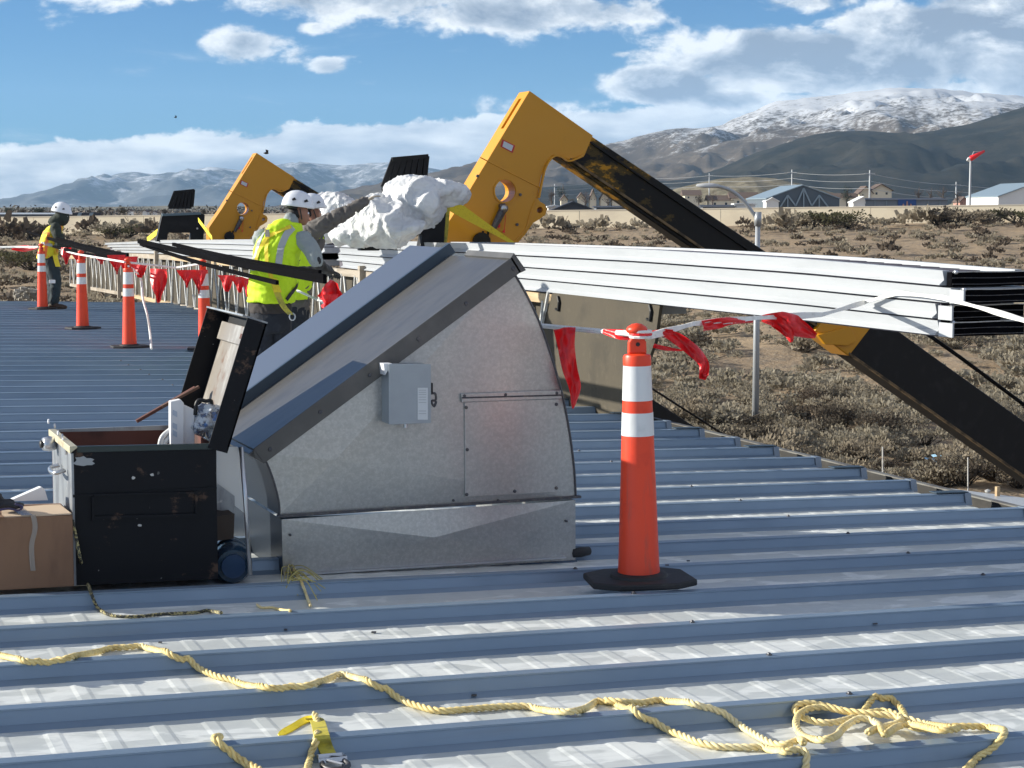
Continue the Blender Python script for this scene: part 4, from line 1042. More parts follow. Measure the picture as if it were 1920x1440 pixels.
    B().prism([onY(x_, y_, YC+.05) for x_, y_ in [(738,300),(799,294),(798,350),(719,350)]], (0,.06,0)).obj('backrest_sheet', M_BLACKM, T)
    for k in range(7):
        t = k/6; tp_ = Vector(onY(738+62*t, 298.5-6*t, YC)); bt_ = Vector(onY(718+76*t, 351, YC))
        B().bar(tp_, bt_, .03, .06).obj('backrest_slat', M_BLACKM, T)
    B().bar(onY(735,299,YC-.01), onY(802,293,YC-.01), .06, .05).obj('backrest_top_rail', M_BLACKM, T)
    B().bar(onY(716,353,YC-.01), onY(792,353,YC-.01), .06, .05).obj('backrest_bottom_rail', M_BLACKM, T)
    B().prism([onY(x_, y_, YC-.1) for x_, y_ in [(697,377),(822,372),(838,378),(832,470),(786,470),(792,440),(716,440),(712,470),(676,470)]], (0,.14,0)).obj('carriage_plate', M_BLACKM, T, bevel=.01)
    B().bar(onY(697,378,YC-.11), onY(824,373,YC-.11), .08, .05).obj('carriage_top_bar', mat('blue_grey_steel', (.12,.17,.20), .4, .3), T)
    for (x_, y_) in ((818,402),(812,425)): B().lathe([(0,-.02),(.02,-.02),(.02,0)], onY(x_, y_, YC-.11), 8, ax=(0,1,0)).obj('bolt', M_STEEL, T)
    for x_ in (700, 800): B().box((onY(x_,455,YC).x-.05, YC-2.3, 1.515), (onY(x_,455,YC).x+.05, YC-.12, 1.55)) if False else None
    # shackle and chain hanging on the plate
    ch = B(); c0, c1 = onY(944,391,YN-.06), onY(921,436,YN-.06)
    ch.tube([c0, c0.lerp(c1,.5), c1], [.05,.045,.03], 8); ch.tube([c0+Vector((.02,0,.03)), c0-Vector((.05,0,-.02))], .035, 8)
    hk = ch.obj('load_binder', M_DSTEEL, T, smooth=40)
    B().lathe([(0,-.05),(.045,-.03),(.045,.03),(0,.05)], onY(945,391,YN-.09), 10, ax=(0,1,0)).obj('shackle', M_STEEL, T, smooth=True)
    B().tube([onY(948,402,YN-.05), onY(946,430,YN-.05), onY(944,436,YN-.05)], [.004,.004,.02], 6).obj('red_tag', M_FLAG, T)
    B().tube([onY(936,420,YN-.05), onY(935,427,YN-.05)], .016, 6).obj('red_tag', M_FLAG, T)
    for dx in (0, 10): B().tube([onY(906+dx,433,YN-.05), onY(902+dx,452,YN-.05)], .014, 6).obj('chain_leg', M_BLACKM, T)
    B().lathe([(0,-.03),(.11,-.02),(.11,.02),(0,.03)], onY(903,453,YN-.04), 14, ax=(0,1,0)).obj('chain_hub', M_BLACKM, T)
    return T
t1 = make_tele('large near yellow telehandler boom head rising over the white panels', '')
a2 = onX(392, 445, 1.0)
t2 = copy_tree(t1); org1 = t1.location.copy(); t2.scale = (.93,.93,.93); t2.location = a2 - Vector((0,0,.0))
t2['label'] = 'smaller far yellow telehandler boom head behind the two workers'
# ratchet straps
def strap(name, pts, w, side, m, lab, cat='strap', group=None, th=.006, seg=6):
    return B().ribbon(spline(pts, seg) if seg else pts, w, side, th=th).obj(name, m, label=lab, cat=cat, group=group)
strap('ratchet_strap', [onY(842,380,YN-.6), onY(880,405,YN-.5), onY(925,433,YN-.45), onY(972,462,YN-.4)], [.17 - .15*i/18 for i in range(19)], (.35,0,.94), M_STRAP, 'yellow webbing strap pulled tight from black carriage to the stack by the near boom head', group='yellow straps on the panel stacks')
strap('ratchet_strap', [onY(841,378,YN-.62), onY(838,420,YN-.62), onY(834,460,YN-.62)], .045, (1,0,0), M_STRAPD, 'yellow strap hanging straight down beside the black carriage plate', group='yellow straps on the panel stacks')
strap('ratchet_strap', [onX(276,450,XS+.3), onX(295,435,XS+.3), onX(312,424,XS+.3)], .12, (0,.5,1), M_STRAP, 'yellow strap sloping up to the far fork carriage from its left', group='yellow straps on the panel stacks')
strap('ratchet_strap', [onX(372,412,XS+.4), onX(384,428,XS+.4), onX(398,447,XS+.4)], .10, (0,.5,1), M_STRAP, 'yellow strap between far carriage and far boom head', group='yellow straps on the panel stacks')

# ---- crumpled plastic film on the stack
def crumple(name, lumps, voxel, amp, fr, m, lab, cat, seed=0., dec=1.0):
    b = B()
    for c, r in lumps:
        bm = bmesh.new(); bmesh.ops.create_icosphere(bm, subdivisions=3, radius=1)
        b.add([(c.x+v.co.x*r[0], c.y+v.co.y*r[1], c.z+v.co.z*r[2]) for v in bm.verts], [tuple(v.index for v in f.verts) for f in bm.faces]); bm.free()
    me = b.mesh(name, m); o = bpy.data.objects.new(name, me); COL.objects.link(o)
    rm = o.modifiers.new('r', 'REMESH'); rm.mode = 'VOXEL'; rm.voxel_size = voxel
    sm = o.modifiers.new('s', 'SMOOTH'); sm.iterations = 9
    bpy.context.view_layer.update(); me2 = bpy.data.meshes.new_from_object(o.evaluated_get(bpy.context.evaluated_depsgraph_get())); o.modifiers.clear(); o.data = me2; me2.name = name
    n_ = len(me2.vertices); co = np.empty(n_*3); no = np.empty(n_*3); me2.vertices.foreach_get('co', co); me2.vertices.foreach_get('normal', no); co = co.reshape(-1,3); no = no.reshape(-1,3)
    for i in range(n_):
        p = Vector(co[i])*fr + Vector((seed,seed,seed))
        w_ = Vector((noise.noise(p*.9), noise.noise(p*.9+Vector((9,0,0))), noise.noise(p*.9+Vector((0,9,0)))))*.7
        d1 = noise.voronoi(p*1.25+w_)[0]; d2 = noise.voronoi(p*3.1+w_*1.6)[0]; d3 = noise.voronoi(p*6.5+w_*2)[0]
        h = -(d1[1]-d1[0])*1.0 - (d2[1]-d2[0])*.42 - (d3[1]-d3[0])*.16 + .45
        co[i] += no[i]*h*amp
    me2.vertices.foreach_set('co', co.ravel()); me2.update(); me2.materials.clear(); me2.materials.append(m)
    dm = o.modifiers.new('d', 'DECIMATE'); dm.ratio = dec
    bpy.context.view_layer.update(); me3 = bpy.data.meshes.new_from_object(o.evaluated_get(bpy.context.evaluated_depsgraph_get())); o.modifiers.clear(); o.data = me3; me3.name = name; me2 = me3
    me2.polygons.foreach_set('use_smooth', [True]*len(me2.polygons)); me2.set_sharp_from_angle(angle=math.radians(48))
    c = sum((l[0] for l in lumps), Vector())/len(lumps); me2.transform(Matrix.Translation(-c)); o.location = c
    return tag(o, lab, cat)
def Lm(px, py, X, rx, ry, rz): c = onX(px, py, X); return (c, (rx, ry, rz))
YB_ = 19.6
def Ly(px, py, Y, rpx, rpy, ry): c = onY(px, py, Y); k = (Y)/FPX*1.02; return (c, (rpx*k*1.07, ry, rpy*k))
crumple('plastic_film', [Ly(775,382,YB_,50,44,.45), Ly(828,362,YB_-.1,42,19,.28), Ly(775,356,YB_,45,20,.35), Ly(712,402,YB_,42,32,.42), Ly(728,424,YB_-.1,50,36,.45), Ly(690,425,YB_+.2,40,30,.4), Ly(700,392,YB_,22,20,.3),
        Ly(752,430,YB_-.2,32,26,.4), Ly(661,440,YB_+.4,34,18,.4), Ly(862,368,YB_-.1,14,8,.12)], .022, .16, 1.9, M_PLASTIC, 'big crumpled white plastic sheet heaped on the panel stack', 'plastic sheet')
crumple('plastic_film', [Ly(622,380,YB_+2.2,26,17,.3), Ly(612,400,YB_+2.2,22,26,.3), Ly(640,388,YB_+2.1,20,15,.3), Ly(640,420,YB_+2.1,24,30,.3), Ly(608,432,YB_+2.2,22,20,.3)], .022, .13, 2.4, M_PLASTIC, 'smaller crumpled white plastic bundle beside the worker helmets', 'plastic sheet', 5.)

# ============================================================ VENT HOOD
Y0 = 8.5; YBK = 9.95
hood = thing('roof_hood', 'galvanised intake hood with sloping grey top and curved back', 'vent hood', (-4.0, Y0, .1))
GB = M_GALV
cnt = [(524,966),(523,942),(514,905),(500,868),(485,850),(700,700),(958,502),(964,512),(985,548),(1010,600),(1034,668),(1055,742),(1069,815),(1077,880),(1080,934)]
pl = [onY(x_, y_, Y0) for x_, y_ in cnt]
cc_ = onY(626, 862, Y0)-Vector((0,.018,0)); b = B(); n = len(pl)
b.v += [tuple(cc_)] + [tuple(p) for p in pl]
for i in range(n): b.f.append((0, 1+i, 1+(i+1) % n)); b.mi.append(0)
b.obj('side_panel', GB, hood)
# curved skins front-left and right, running back
def skin(pp, name, m=GB, th=.0):
    b = B(); q = [onY(x_, y_, Y0) for x_, y_ in pp]; q = spline(q, 3)
    for p in q: b.v += [tuple(p), (p.x, YBK, p.z)]
    for i in range(len(q)-1): b.f.append((2*i, 2*i+1, 2*i+3, 2*i+2)); b.mi.append(0)
    return b.obj(name, m, hood, smooth=True)
skin(cnt[:5], 'left_curved_skin', mat('shaded_side_steel', (.03,.04,.055), .4, .6)); skin(cnt[7:], 'right_curved_skin')  # shade on the hood's left skin is put into a darker steel colour
b = B().prism([(p.x, YBK, p.z) for p in pl], (0,.004,0)).obj('back_panel', GB, hood)
# standing edge where plate meets the skins
B().tube(spline([onY(x_, y_, Y0-.004) for x_, y_ in cnt[7:]], 3), .005, 6).obj('seam_edge', M_DSTEEL, hood)
B().tube(spline([onY(x_, y_, Y0-.004) for x_, y_ in cnt[:5]], 3), .005, 6).obj('seam_edge', M_DSTEEL, hood)
# sloping top: fascia, near sheet, raised seam, far sheet
A_, Z_ = onY(474, 843, Y0), onY(954, 487, Y0)     # lower and upper corner of the slope (fascia lower edge ~ +24 px)
slope = (Z_-A_).normalized(); nrm = Vector((-slope.z, 0, slope.x))
def tb(y0, y1, off, th, name, m, s0=0.0, s1=0.0, bevel=.003):
    a_ = Vector((A_.x, y0, A_.z))+slope*s0+nrm*off; c = Vector((Z_.x, y0, Z_.z))+slope*s1+nrm*off
    return B().prism([a_, c, c+nrm*th, a_+nrm*th], (0, y1-y0, 0)).obj(name, m, hood, bevel=bevel)
MIDY = Y0+.86
tb(Y0-.03, MIDY, -.006, .008, 'near_top_sheet', M_HOODTOP, -.03, .0)
tb(Y0-.036, Y0-.030, -.078, .088, 'fascia_strip', M_FASCIA, .0, .012)
tb(MIDY, MIDY+.03, -.006, .062, 'raised_seam', mat('blue_black_seam', (.06,.085,.115), .35, .4), -.11, .035)
tb(MIDY+.03, YBK+.0, .040, .012, 'far_top_sheet', mat('pale_blue_grey_sheet', (.17,.185,.22), .3, .5), -.10, .0)
e = B(); c = Z_+Vector((0,-.036,0)); e.prism([c-nrm*.078, c+slope*.035-nrm*.085, c+slope*.03+nrm*.02, c+nrm*.01], (0,.66,0)); e.obj('ridge_cap', M_FASCIA, hood)
e = B(); c = Vector((A_.x, Y0-.036, A_.z)); e.prism([c+nrm*.01, c-nrm*.078, c-slope*.02-nrm*.03], (0,.66,0)); e.obj('eave_cap', M_FASCIA, hood)
L_ = (Z_-A_).length
for k in range(6):
    p = A_+slope*(L_*(.04+.19*k))-nrm*.040; p.y = Y0-.036
    B().lathe([(0,-.007),(.009,-.005),(.011,0)], p, 8, ax=(0,1,0)).obj('screw', M_DSTEEL, hood)
# flange line and curb
cb = [onY(x_, y_, Y0+.004) for x_, y_ in [(528,974),(1079,938),(1079,1050),(531,1086)]]
b = B(); c = onY(812,1007,Y0)-Vector((0,.014,0)); b.v += [tuple(c)]+[tuple(p) for p in cb]
for i in range(4): b.f.append((0,1+i,1+(i+1) % 4)); b.mi.append(0)
b.obj('curb_panel', GB, hood)
b = B(); b.quad(cb[0], (cb[0].x,YBK,cb[0].z), (cb[3].x,YBK,cb[3].z), cb[3]); b.obj('curb_left_side', mat('shaded_side_steel', (.03,.04,.055), .4, .6), hood)  # same dark steel colour carries the shade on the curb's left side
b = B(); b.quad(cb[1], (cb[1].x,YBK,cb[1].z), (cb[2].x,YBK,cb[2].z), cb[2]); b.obj('curb_right_side', GB, hood)
f0, f1 = onY(522,971,Y0-.02), onY(1090,934,Y0-.02)
B().prism([f0, f1, f1+Vector((0,0,.012)), f0+Vector((0,0,.012))], (0,.035,0)).obj('flange', M_DSTEEL, hood)
f0, f1 = onY(548,1080,Y0-.03), onY(1062,1047,Y0-.03)
B().prism([f0, f1, f1+Vector((0,0,.008)), f0+Vector((0,0,.008))], (0,.035,0)).obj('base_angle', M_STEEL, hood)
f0, f1 = onY(531,1090,Y0+.0), onY(1082,1052,Y0+.0)
B().prism([f0-Vector((0,0,.07)), f1-Vector((0,0,.07)), f1+Vector((0,0,.004)), f0+Vector((0,0,.004))], (0,1.4,0)).obj('base_skirt', mat('dark_blue_flashing', (.09,.13,.19), .45, .4), hood)
c = onY(1090,1035,Y0+.02); B().lathe([(0,-.06),(.022,-.055),(.026,0),(.022,.05),(0,.055)], c, 10, ax=(1,.3,0)).obj('rubber_plug', M_RUBBER, hood, smooth=True)
# access door
dq = [onY(x_, y_, Y0-.016) for x_, y_ in [(871,753),(1048,748),(1044,923),(872,932)]]
door = B().prism(dq, (0,.014,0)).obj('access_door', GB, hood, bevel=.002)
for x_, y_ in [(874,764),(876,843),(875,927),(965,921),(1043,758),(1043,915)]:
    B().lathe([(0,-.008),(.008,-.006),(.009,0)], onY(x_, y_, Y0-.016), 8, ax=(0,1,0)).obj('screw', M_DSTEEL, door)
hq = [onY(x_, y_, Y0-.024) for x_, y_ in [(864,738),(1052,731),(1054,748),(866,755)]]
hin = B().prism(hq, (0,.022,0)).obj('door_hinge_strip', GB, hood, bevel=.004)
B().tube([onY(866,746,Y0-.027), onY(1053,741,Y0-.027)], .004, 6).obj('hinge_pin', M_DSTEEL, hin)
for x_, y_ in [(871,742),(948,740),(1044,737)]: B().lathe([(0,-.006),(.007,-.005),(.008,0)], onY(x_, y_, Y0-.024), 8, ax=(0,1,0)).obj('screw', M_DSTEEL, hin)
for x_, y_ in [(934,938),(850,938),(544,1003),(812,1007),(1062,977)]: B().lathe([(0,-.008),(.006,-.006),(.007,0)], onY(x_, y_, Y0-.004), 8, ax=(0,1,0)).obj('screw', M_DSTEEL, hood)
# disconnect box
eb = [onY(x_, y_, Y0-.13) for x_, y_ in [(730,684),(806,684),(806,793),(730,796)]]
ebx = B().prism([p+Vector((0,.006,0)) for p in eb], (0,.125,0)).obj('electrical_box', M_BOXPAINT, hood, bevel=.004)
B().prism([eb[0]+Vector((-.004,0,.004)), eb[1]+Vector((.004,0,.004)), eb[2]+Vector((.004,0,.0)), eb[3]+Vector((-.004,0,0))], (0,-.006,0)).obj('box_cover', M_BOXPAINT, ebx, bevel=.002)
B().prism([onY(x_, y_, Y0-.137) for x_, y_ in [(783,727),(802,727),(802,787),(783,787)]], (0,-.001,0)).obj('rating_label', M_LABEL, ebx)
for yy in (731, 735, 739, 744, 749, 754, 770, 775): B().prism([onY(x_, y_, Y0-.1385) for x_, y_ in [(785,yy),(799,yy),(799,yy+1.2),(785,yy+1.2)]], (0,-.0005,0)).obj('label_print_line', mat('faint_grey_print', (.42,.45,.47), .6), ebx)
B().prism([eb[0]+Vector((-.022,.02,.004)), eb[0]+Vector((.02,.02,.004)), eb[0]+Vector((.015,.02,-.006)), eb[0]+Vector((-.015,.02,-.05))], (0,.10,0)).obj('mounting_tab', M_PAPER, ebx)
B().tube(spline([onY(x_, y_, Y0-.10) for x_, y_ in [(808,738),(816,738),(817,750),(809,752),(814,762),(818,752)]],4), .006, 6).obj('lock_hasp', M_DSTEEL, ebx)
B().box((eb[1].x+.004, Y0-.11, eb[1].z-.14), (eb[1].x+.022, Y0-.08, eb[1].z-.09)).obj('lock_body', M_BLACK, ebx)
B().lathe([(.012,-.02),(.012,.0),(.018,.0),(.018,.012)], (eb[3].x+.10, Y0-.07, eb[3].z-.006), 10).obj('conduit_nut', M_STEEL, ebx)

# ============================================================ JOB BOX AND ITS CONTENTS
JX0, JX1, JY0, JY1, JZ = -5.745, -5.105, 8.26, 8.92, .82
jb = thing('tool_chest', 'open chipped black steel job box with its lid standing up', 'job box', ((JX0+JX1)/2, 8.26, .2))
zb_ = .205; t_ = .008
B().prism([(JX0,JY0,zb_+.0),(JX1,JY0,zb_-.016),(JX1,JY0,JZ-.016),(JX0,JY0,JZ)], (0,t_,0)).obj('front_panel', M_JOB, jb)
B().prism([(JX0,JY1,zb_),(JX1,JY1,zb_-.016),(JX1,JY1,JZ-.016),(JX0,JY1,JZ)], (0,-t_,0)).obj('back_panel', M_RUSTIN, jb)
B().prism([(JX0,JY0+t_,zb_),(JX0,JY1-t_,zb_),(JX0,JY1-t_,JZ),(JX0,JY0+t_,JZ)], (t_,0,0)).obj('left_panel', M_JOBSIDE, jb)
B().prism([(JX1,JY0+t_,zb_-.016),(JX1,JY1-t_,zb_-.016),(JX1,JY1-t_,JZ-.016),(JX1,JY0+t_,JZ-.016)], (-t_,0,0)).obj('right_panel', M_RUSTIN, jb)
B().box((JX0+t_, JY0+t_, zb_), (JX1-t_, JY1-t_, zb_+.01)).obj('floor_panel', M_RUSTIN, jb)
B().prism([(JX0+t_,JY1-t_-.002,.45),(JX1-t_,JY1-t_-.002,.45),(JX1-t_,JY1-t_-.002,JZ-.02),(JX0+t_,JY1-t_-.002,JZ-.004)], (0,-.004,0)).obj('back_lining', M_RUSTIN, jb)
B().prism([(JX0-.012,JY0-.012,JZ-.025),(JX0-.012,JY0-.012,JZ+.008),(JX0+.022,JY0-.012,JZ+.008),(JX0+.022,JY0-.012,JZ-.0)], (0,JY1-JY0+.03,0)).obj('left_rim', M_BRASSY, jb, bevel=.003)
B().prism([(JX0+.022,JY0-.006,JZ-.022),(JX1,JY0-.006,JZ-.036),(JX1,JY0-.006,JZ-.010),(JX0+.022,JY0-.006,JZ+.006)], (0,.02,0)).obj('front_rim', mat('dark_green_grey_rim', (.035,.05,.05), .35, .3), jb, bevel=.003)
B().prism([(JX0,JY1-.012,JZ-.01),(JX1,JY1-.012,JZ-.02),(JX1,JY1-.012,JZ+.004),(JX0,JY1-.012,JZ+.008)], (0,.018,0)).obj('back_rim', M_JOBSIDE, jb)
# recessed forklift pocket band and lower skirt
B().prism([(JX0+.09,JY0-.012,.60),(JX1-.10,JY0-.012,.585),(JX1-.10,JY0-.012,.597),(JX0+.09,JY0-.012,.612)], (0,.014,0)).obj('band_upper', M_JOB, jb)
B().prism([(JX0+.09,JY0-.012,.495),(JX1-.10,JY0-.012,.48),(JX1-.10,JY0-.012,.497),(JX0+.09,JY0-.012,.512)], (0,.014,0)).obj('band_lower', M_JOB, jb)
for x_ in (JX0+.085, JX1-.095): B().box((x_-.006, JY0-.012, .49), (x_+.006, JY0, .60)).obj('band_end', M_JOB, jb)
B().box((JX0, JY0-.004, .60), (JX1, JY0-.0005, .612)).obj('weld_line', M_JOB, jb)
B().box((JX0-.004, JY0-.002, zb_), (JX0+.006, JY0+.02, JZ-.025)).obj('corner_strip', M_JOBSIDE, jb)
# scuff patches with shape of their own
def blobpatch(px, py, rx, ry, name, m, seed, Yp=JY0-.002):
    rnd = random.Random(seed); pts = []
    for k in range(16):
        an = 2*math.pi*k/16; r_ = rnd.uniform(.65,1.1); pts.append(onY(px+math.cos(an)*rx*r_, py+math.sin(an)*ry*r_, Yp))
    B().prism(pts, (0,-.0008,0)).obj(name, m, jb)
blobpatch(157,865,22,10,'bare_metal_patch', M_JOBSIDE, 1)
for k, (x_, y_) in enumerate([(250,896),(285,890),(262,985),(222,838)]): blobpatch(x_, y_, 4, 3, 'paint_fleck', M_BAR, 10+k)
# handle on the left side, padlock, hasps
B().tube(spline([(JX0-.01,8.42,.70),(JX0-.05,8.42,.69),(JX0-.06,8.50,.685),(JX0-.05,8.6,.69),(JX0-.01,8.6,.70)],5), .010, 8).obj('side_handle', M_STEEL, jb, smooth=True)
c = onX(92, 832, JX0-.035)
B().lathe([(.0,-.03),(.030,-.028),(.036,0),(.030,.028),(.0,.03)], c, 16, ax=(1,.2,0)).obj('padlock', M_STEEL, jb, smooth=True)
B().lathe([(.0,-.012),(.018,-.01),(.018,.01),(0,.012)], c+Vector((-.03,0,0)), 12, ax=(1,.2,0)).obj('padlock_cap', M_BLACK, jb, smooth=True)
for k, (x_, y_) in enumerate([(104,798),(110,812),(118,818),(119,826),(125,848),(92,790)]):
    c = onX(x_, y_, JX0-.002); B().lathe([(0,-.008),(.011,-.006),(.012,0)], c, 8, ax=(1,0,0)).obj('rivet', M_PAPER if k % 2 else M_STEEL, jb)
# lid
yl0, yl1 = JY0-.01, JY1+.10; bx, bz = JX1+.0, JZ-.02
tp = onY(478, 600, yl0); tx, tz = tp.x, tp.z
ld = Vector((tx-bx, 0, tz-bz)).normalized(); ln_ = Vector((ld.z,0,-ld.x)); LL = (Vector((tx-bx,0,tz-bz))).length
def lp(s_, y_, o_): return Vector((bx,0,bz))+ld*s_+ln_*o_+Vector((0,y_,0))
lid = B().prism([lp(0,yl0,.05),lp(LL,yl0,.05),lp(LL,yl0,.058),lp(0,yl0,.058)], (0,yl1-yl0,0)).obj('lid', M_JOB, jb)
B().prism([lp(-.02,yl0,-.035),lp(LL,yl0,-.035),lp(LL,yl0,.058),lp(-.02,yl0,.058)], (0,.008,0)).obj('lid_near_edge', M_JOB, lid)
B().prism([lp(-.02,yl1,-.055),lp(LL,yl1,-.055),lp(LL,yl1,.058),lp(-.02,yl1,.058)], (0,-.008,0)).obj('lid_far_edge', M_JOB, lid)
B().prism([lp(LL,yl0,-.06),lp(LL+.008,yl0,-.06),lp(LL+.008,yl0,.06),lp(LL,yl0,.06)], (0,yl1-yl0,0)).obj('lid_top_edge', M_JOBSIDE, lid)
B().prism([lp(.03,yl0+.03,.044),lp(LL-.07,yl0+.03,.044),lp(LL-.07,yl0+.03,.050),lp(.03,yl0+.03,.050)], (0,yl1-yl0-.08,0)).obj('lid_lining', M_LIDIN, lid)
B().prism([lp(LL-.13,yl0+.07,.022),lp(LL-.04,yl0+.07,.022),lp(LL-.04,yl0+.07,.043),lp(LL-.13,yl0+.07,.043)], (0,yl1-yl0-.12,0)).obj('lid_stiffener', M_LIDIN, lid, bevel=.003)
B().prism([lp(LL-.10,yl0+.09,.016),lp(LL-.075,yl0+.09,.016),lp(LL-.075,yl0+.09,.021),lp(LL-.10,yl0+.09,.021)], (0,.16,0)).obj('latch_slot', M_RUSTIN, lid)
B().lathe([(0,-.01),(.012,-.008),(.012,0)], lp(LL-.18,8.55,.044), 8, ax=-ln_).obj('lining_rivet', M_DSTEEL, lid)
q0, q1 = onY(256,790,JY1-.05), onY(366,727,JY1-.05)
B().bar(q0, q1, .014, .032, up=(0,1,0)).obj('lid_stay', M_RUSTIN, jb)
B().bar(q0.lerp(q1,.42)+Vector((0,-.016,.004)), q1+Vector((.015,-.016,.006)), .012, .024, up=(0,1,0)).obj('lid_stay_arm', mat('brown_rusty_bar', (.13,.07,.05), .7), jb)
# contents
wq = [onY(x_, y_, 8.42) for x_, y_ in [(322,752),(352,752),(352,850),(322,850)]]
wb = thing('white_carton', 'tall white carton standing up in the open job box', 'carton', (wq[0].x, 8.42, .6))
B().prism([onY(x_, y_, 8.42) for x_, y_ in [(336,756),(365,768),(365,870),(336,862)]], (0,.16,0)).obj('carton_body', M_PLATE, wb, bevel=.003)
B().prism([onY(x_, y_, 8.40) for x_, y_ in [(320,753),(339,749),(345,756),(345,862),(320,862)]], (0,.05,0)).obj('carton_lid', M_PLATE, wb, bevel=.003)
for yy in (768, 792, 806): B().prism([onY(x_, y_, 8.398) for x_, y_ in [(324,yy),(332,yy+4),(332,yy+14),(324,yy+10)]], (0,-.001,0)).obj('carton_print', mat('faint_blue_print', (.45,.5,.6), .6), wb)
b = B(); rnd = random.Random(8)
pts = [onY(303+26*math.sin(k*.7)*(.4), 826-22*abs(math.sin(k*.45)), 8.5+.03*k % .12) for k in range(9)]
B().tube(spline([onY(x_, y_, 8.45) for x_, y_ in [(298,846),(303,822),(314,810),(322,806),(318,820),(306,834),(310,850)]],6), .012, 8).obj('hose', mat('white_hose', (.62,.62,.62), .4), smooth=True, label='short loop of white hose inside the job box', cat='hose')
def f_bag(N):
    n = N.noise(N.co, 22, 5, .7); v = N.noise(N.co, 9, 4, .7)
    c = N.mix(N.mr(n, .45, .55), (.55,.58,.62), (.12,.14,.20)); c = N.mix(N.mr(v, .55, .62), c, (.10,.20,.45)); c = N.mix(N.mr(v, .40, .34), c, (.75,.74,.72))
    N.put(N.b.inputs['Base Color'], c)
M_BAG = mat('printed_clear_bag', (.6,.6,.6), .2, fn=f_bag)
def Lq(px, py, Y, r, k=8.9/FPX): return (onY(px, py, Y), (r[0]*k, r[2], r[1]*k))
crumple('plastic_bag', [Lq(390,788,8.42,(24,22,.07)), Lq(375,800,8.42,(14,14,.05)), Lq(408,776,8.42,(16,14,.05)), Lq(404,812,8.42,(14,16,.05)), Lq(388,766,8.42,(16,9,.04))], .006, .022, 16, M_BAG, 'crumpled printed clear plastic bag in the corner of the job box', 'bag')
B().tube(spline([onY(x_, y_, 8.42) for x_, y_ in [(366,778),(368,758),(374,750),(386,752),(396,752),(397,768)]],6), .009, 8).obj('hand_tool', M_BLACK, smooth=True, label='black curved tool handle sticking out of the job box', cat='hand tool')

# ---- things behind and beside the job box
sm_ = thing('sheet_metal_offcut', 'bent shiny sheet metal piece leaning between job box and hood', 'metal sheet', (-4.98, 8.6, .2))
B().prism([onY(x_, y_, 8.62) for x_, y_ in [(406,838),(446,838),(462,905),(466,968),(440,948),(406,962)]], (0,.004,0)).obj('bent_sheet', M_STEEL, sm_)
B().prism([onY(x_, y_, 8.58) for x_, y_ in [(406,905),(440,930),(440,962),(406,956)]], (0,.004,0)).obj('folded_flap', M_JOBSIDE, sm_)
B().tube([onY(452,838,8.33), onY(460,935,8.3), onY(469,1078,8.28)], .011, 8).obj('steel_rod', M_STEEL, label='thin upright steel rod between the job box and the hood', cat='rod', smooth=True)
jug = thing('water_jug', 'blue round water jug lying between job box and hood', 'water jug', onY(438,1058,8.36))
c = onY(437,1060,8.34)
B().lathe([(0,-.02),(.075,-.015),(.09,.02),(.092,.10),(.086,.11),(.092,.12),(.092,.22),(.05,.28),(0,.29)], c, 24, ax=(.15,1,.03)).obj('jug_body', M_BLUEJUG, jug, smooth=40)
B().lathe([(.02,-.03),(.055,-.03),(.058,-.012),(.055,-.010)], c, 20, ax=(.15,1,.03)).obj('jug_base_ring', mat('deep_blue_plastic', (.02,.05,.11), .3), jug, smooth=40)
B().prism([onY(x_, y_, 8.45) for x_, y_ in [(406,968),(440,964),(438,1010),(406,1014)]], (0,.2,0)).obj('dirty_bucket', mat('dark_brown_crate', (.06,.045,.035), .8), label='dark grimy box tucked behind the water jug', cat='box')

# ---- cardboard box and things on it
CY0 = 8.20; cx1 = onY(136,960,CY0).x; cx0 = cx1-.56; cz0 = .215; cz1 = onY(136,966,CY0).z
cbx = thing('cardboard_box', 'brown cardboard box with taped open flaps at the left edge', 'cardboard box', (cx1-.25, CY0, cz0))
B().prism([(cx0,CY0,cz0+.01),(cx1,CY0,cz0),(cx1,CY0,cz1),(cx0,CY0,cz1+.012)], (0,.36,0)).obj('carton_body', M_CARD, cbx, bevel=.004)
B().prism([(cx1-.30,CY0+.01,cz1+.004),(cx1-.005,CY0+.0,cz1+.003),(cx1-.03,CY0+.20,cz1+.016),(cx1-.28,CY0+.2,cz1+.012)], (0,0,.006)).obj('flap', mat('sunlit_cardboard_top', (.55,.42,.30), .85), cbx)  # sunlight on this flap is put into a paler cardboard colour
B().prism([(cx0,CY0-.01,cz1+.014),(cx1-.29,CY0-.012,cz1+.006),(cx1-.34,CY0+.19,cz1+.02),(cx0,CY0+.2,cz1+.03)], (0,0,.006)).obj('flap', M_CARD, cbx)
q = [onY(x_, y_, CY0-.003) for x_, y_ in [(62,966),(66,990),(59,1025),(62,1070)]]
B().ribbon(spline(q,4), .022, (1,0,0), th=.0012).obj('packing_tape', M_TAPE, cbx)
B().prism([(cx1-.22,CY0-.003,cz1+.0115),(cx1-.17,CY0-.003,cz1+.0115),(cx1-.20,CY0+.18,cz1+.022),(cx1-.25,CY0+.18,cz1+.022)], (0,0,.0012)).obj('packing_tape', M_TAPE, cbx)
B().prism([onY(x_, y_, 8.45) for x_, y_ in [(16,940),(78,913),(84,918),(90,938)]], (0,.10,-.01)).obj('paper_sheet', M_PAPER, label='white plastic sheet corner behind the cardboard box', cat='plastic sheet')
crumple('dark_glove', [(onY(8,945,8.3),(.05,.04,.022)), (onY(-14,932,8.3),(.04,.04,.02)), (onY(30,948,8.28),(.035,.03,.012))], .007, .014, 18, M_GLOVE, 'dark crumpled work glove on top of the cardboard box', 'glove')
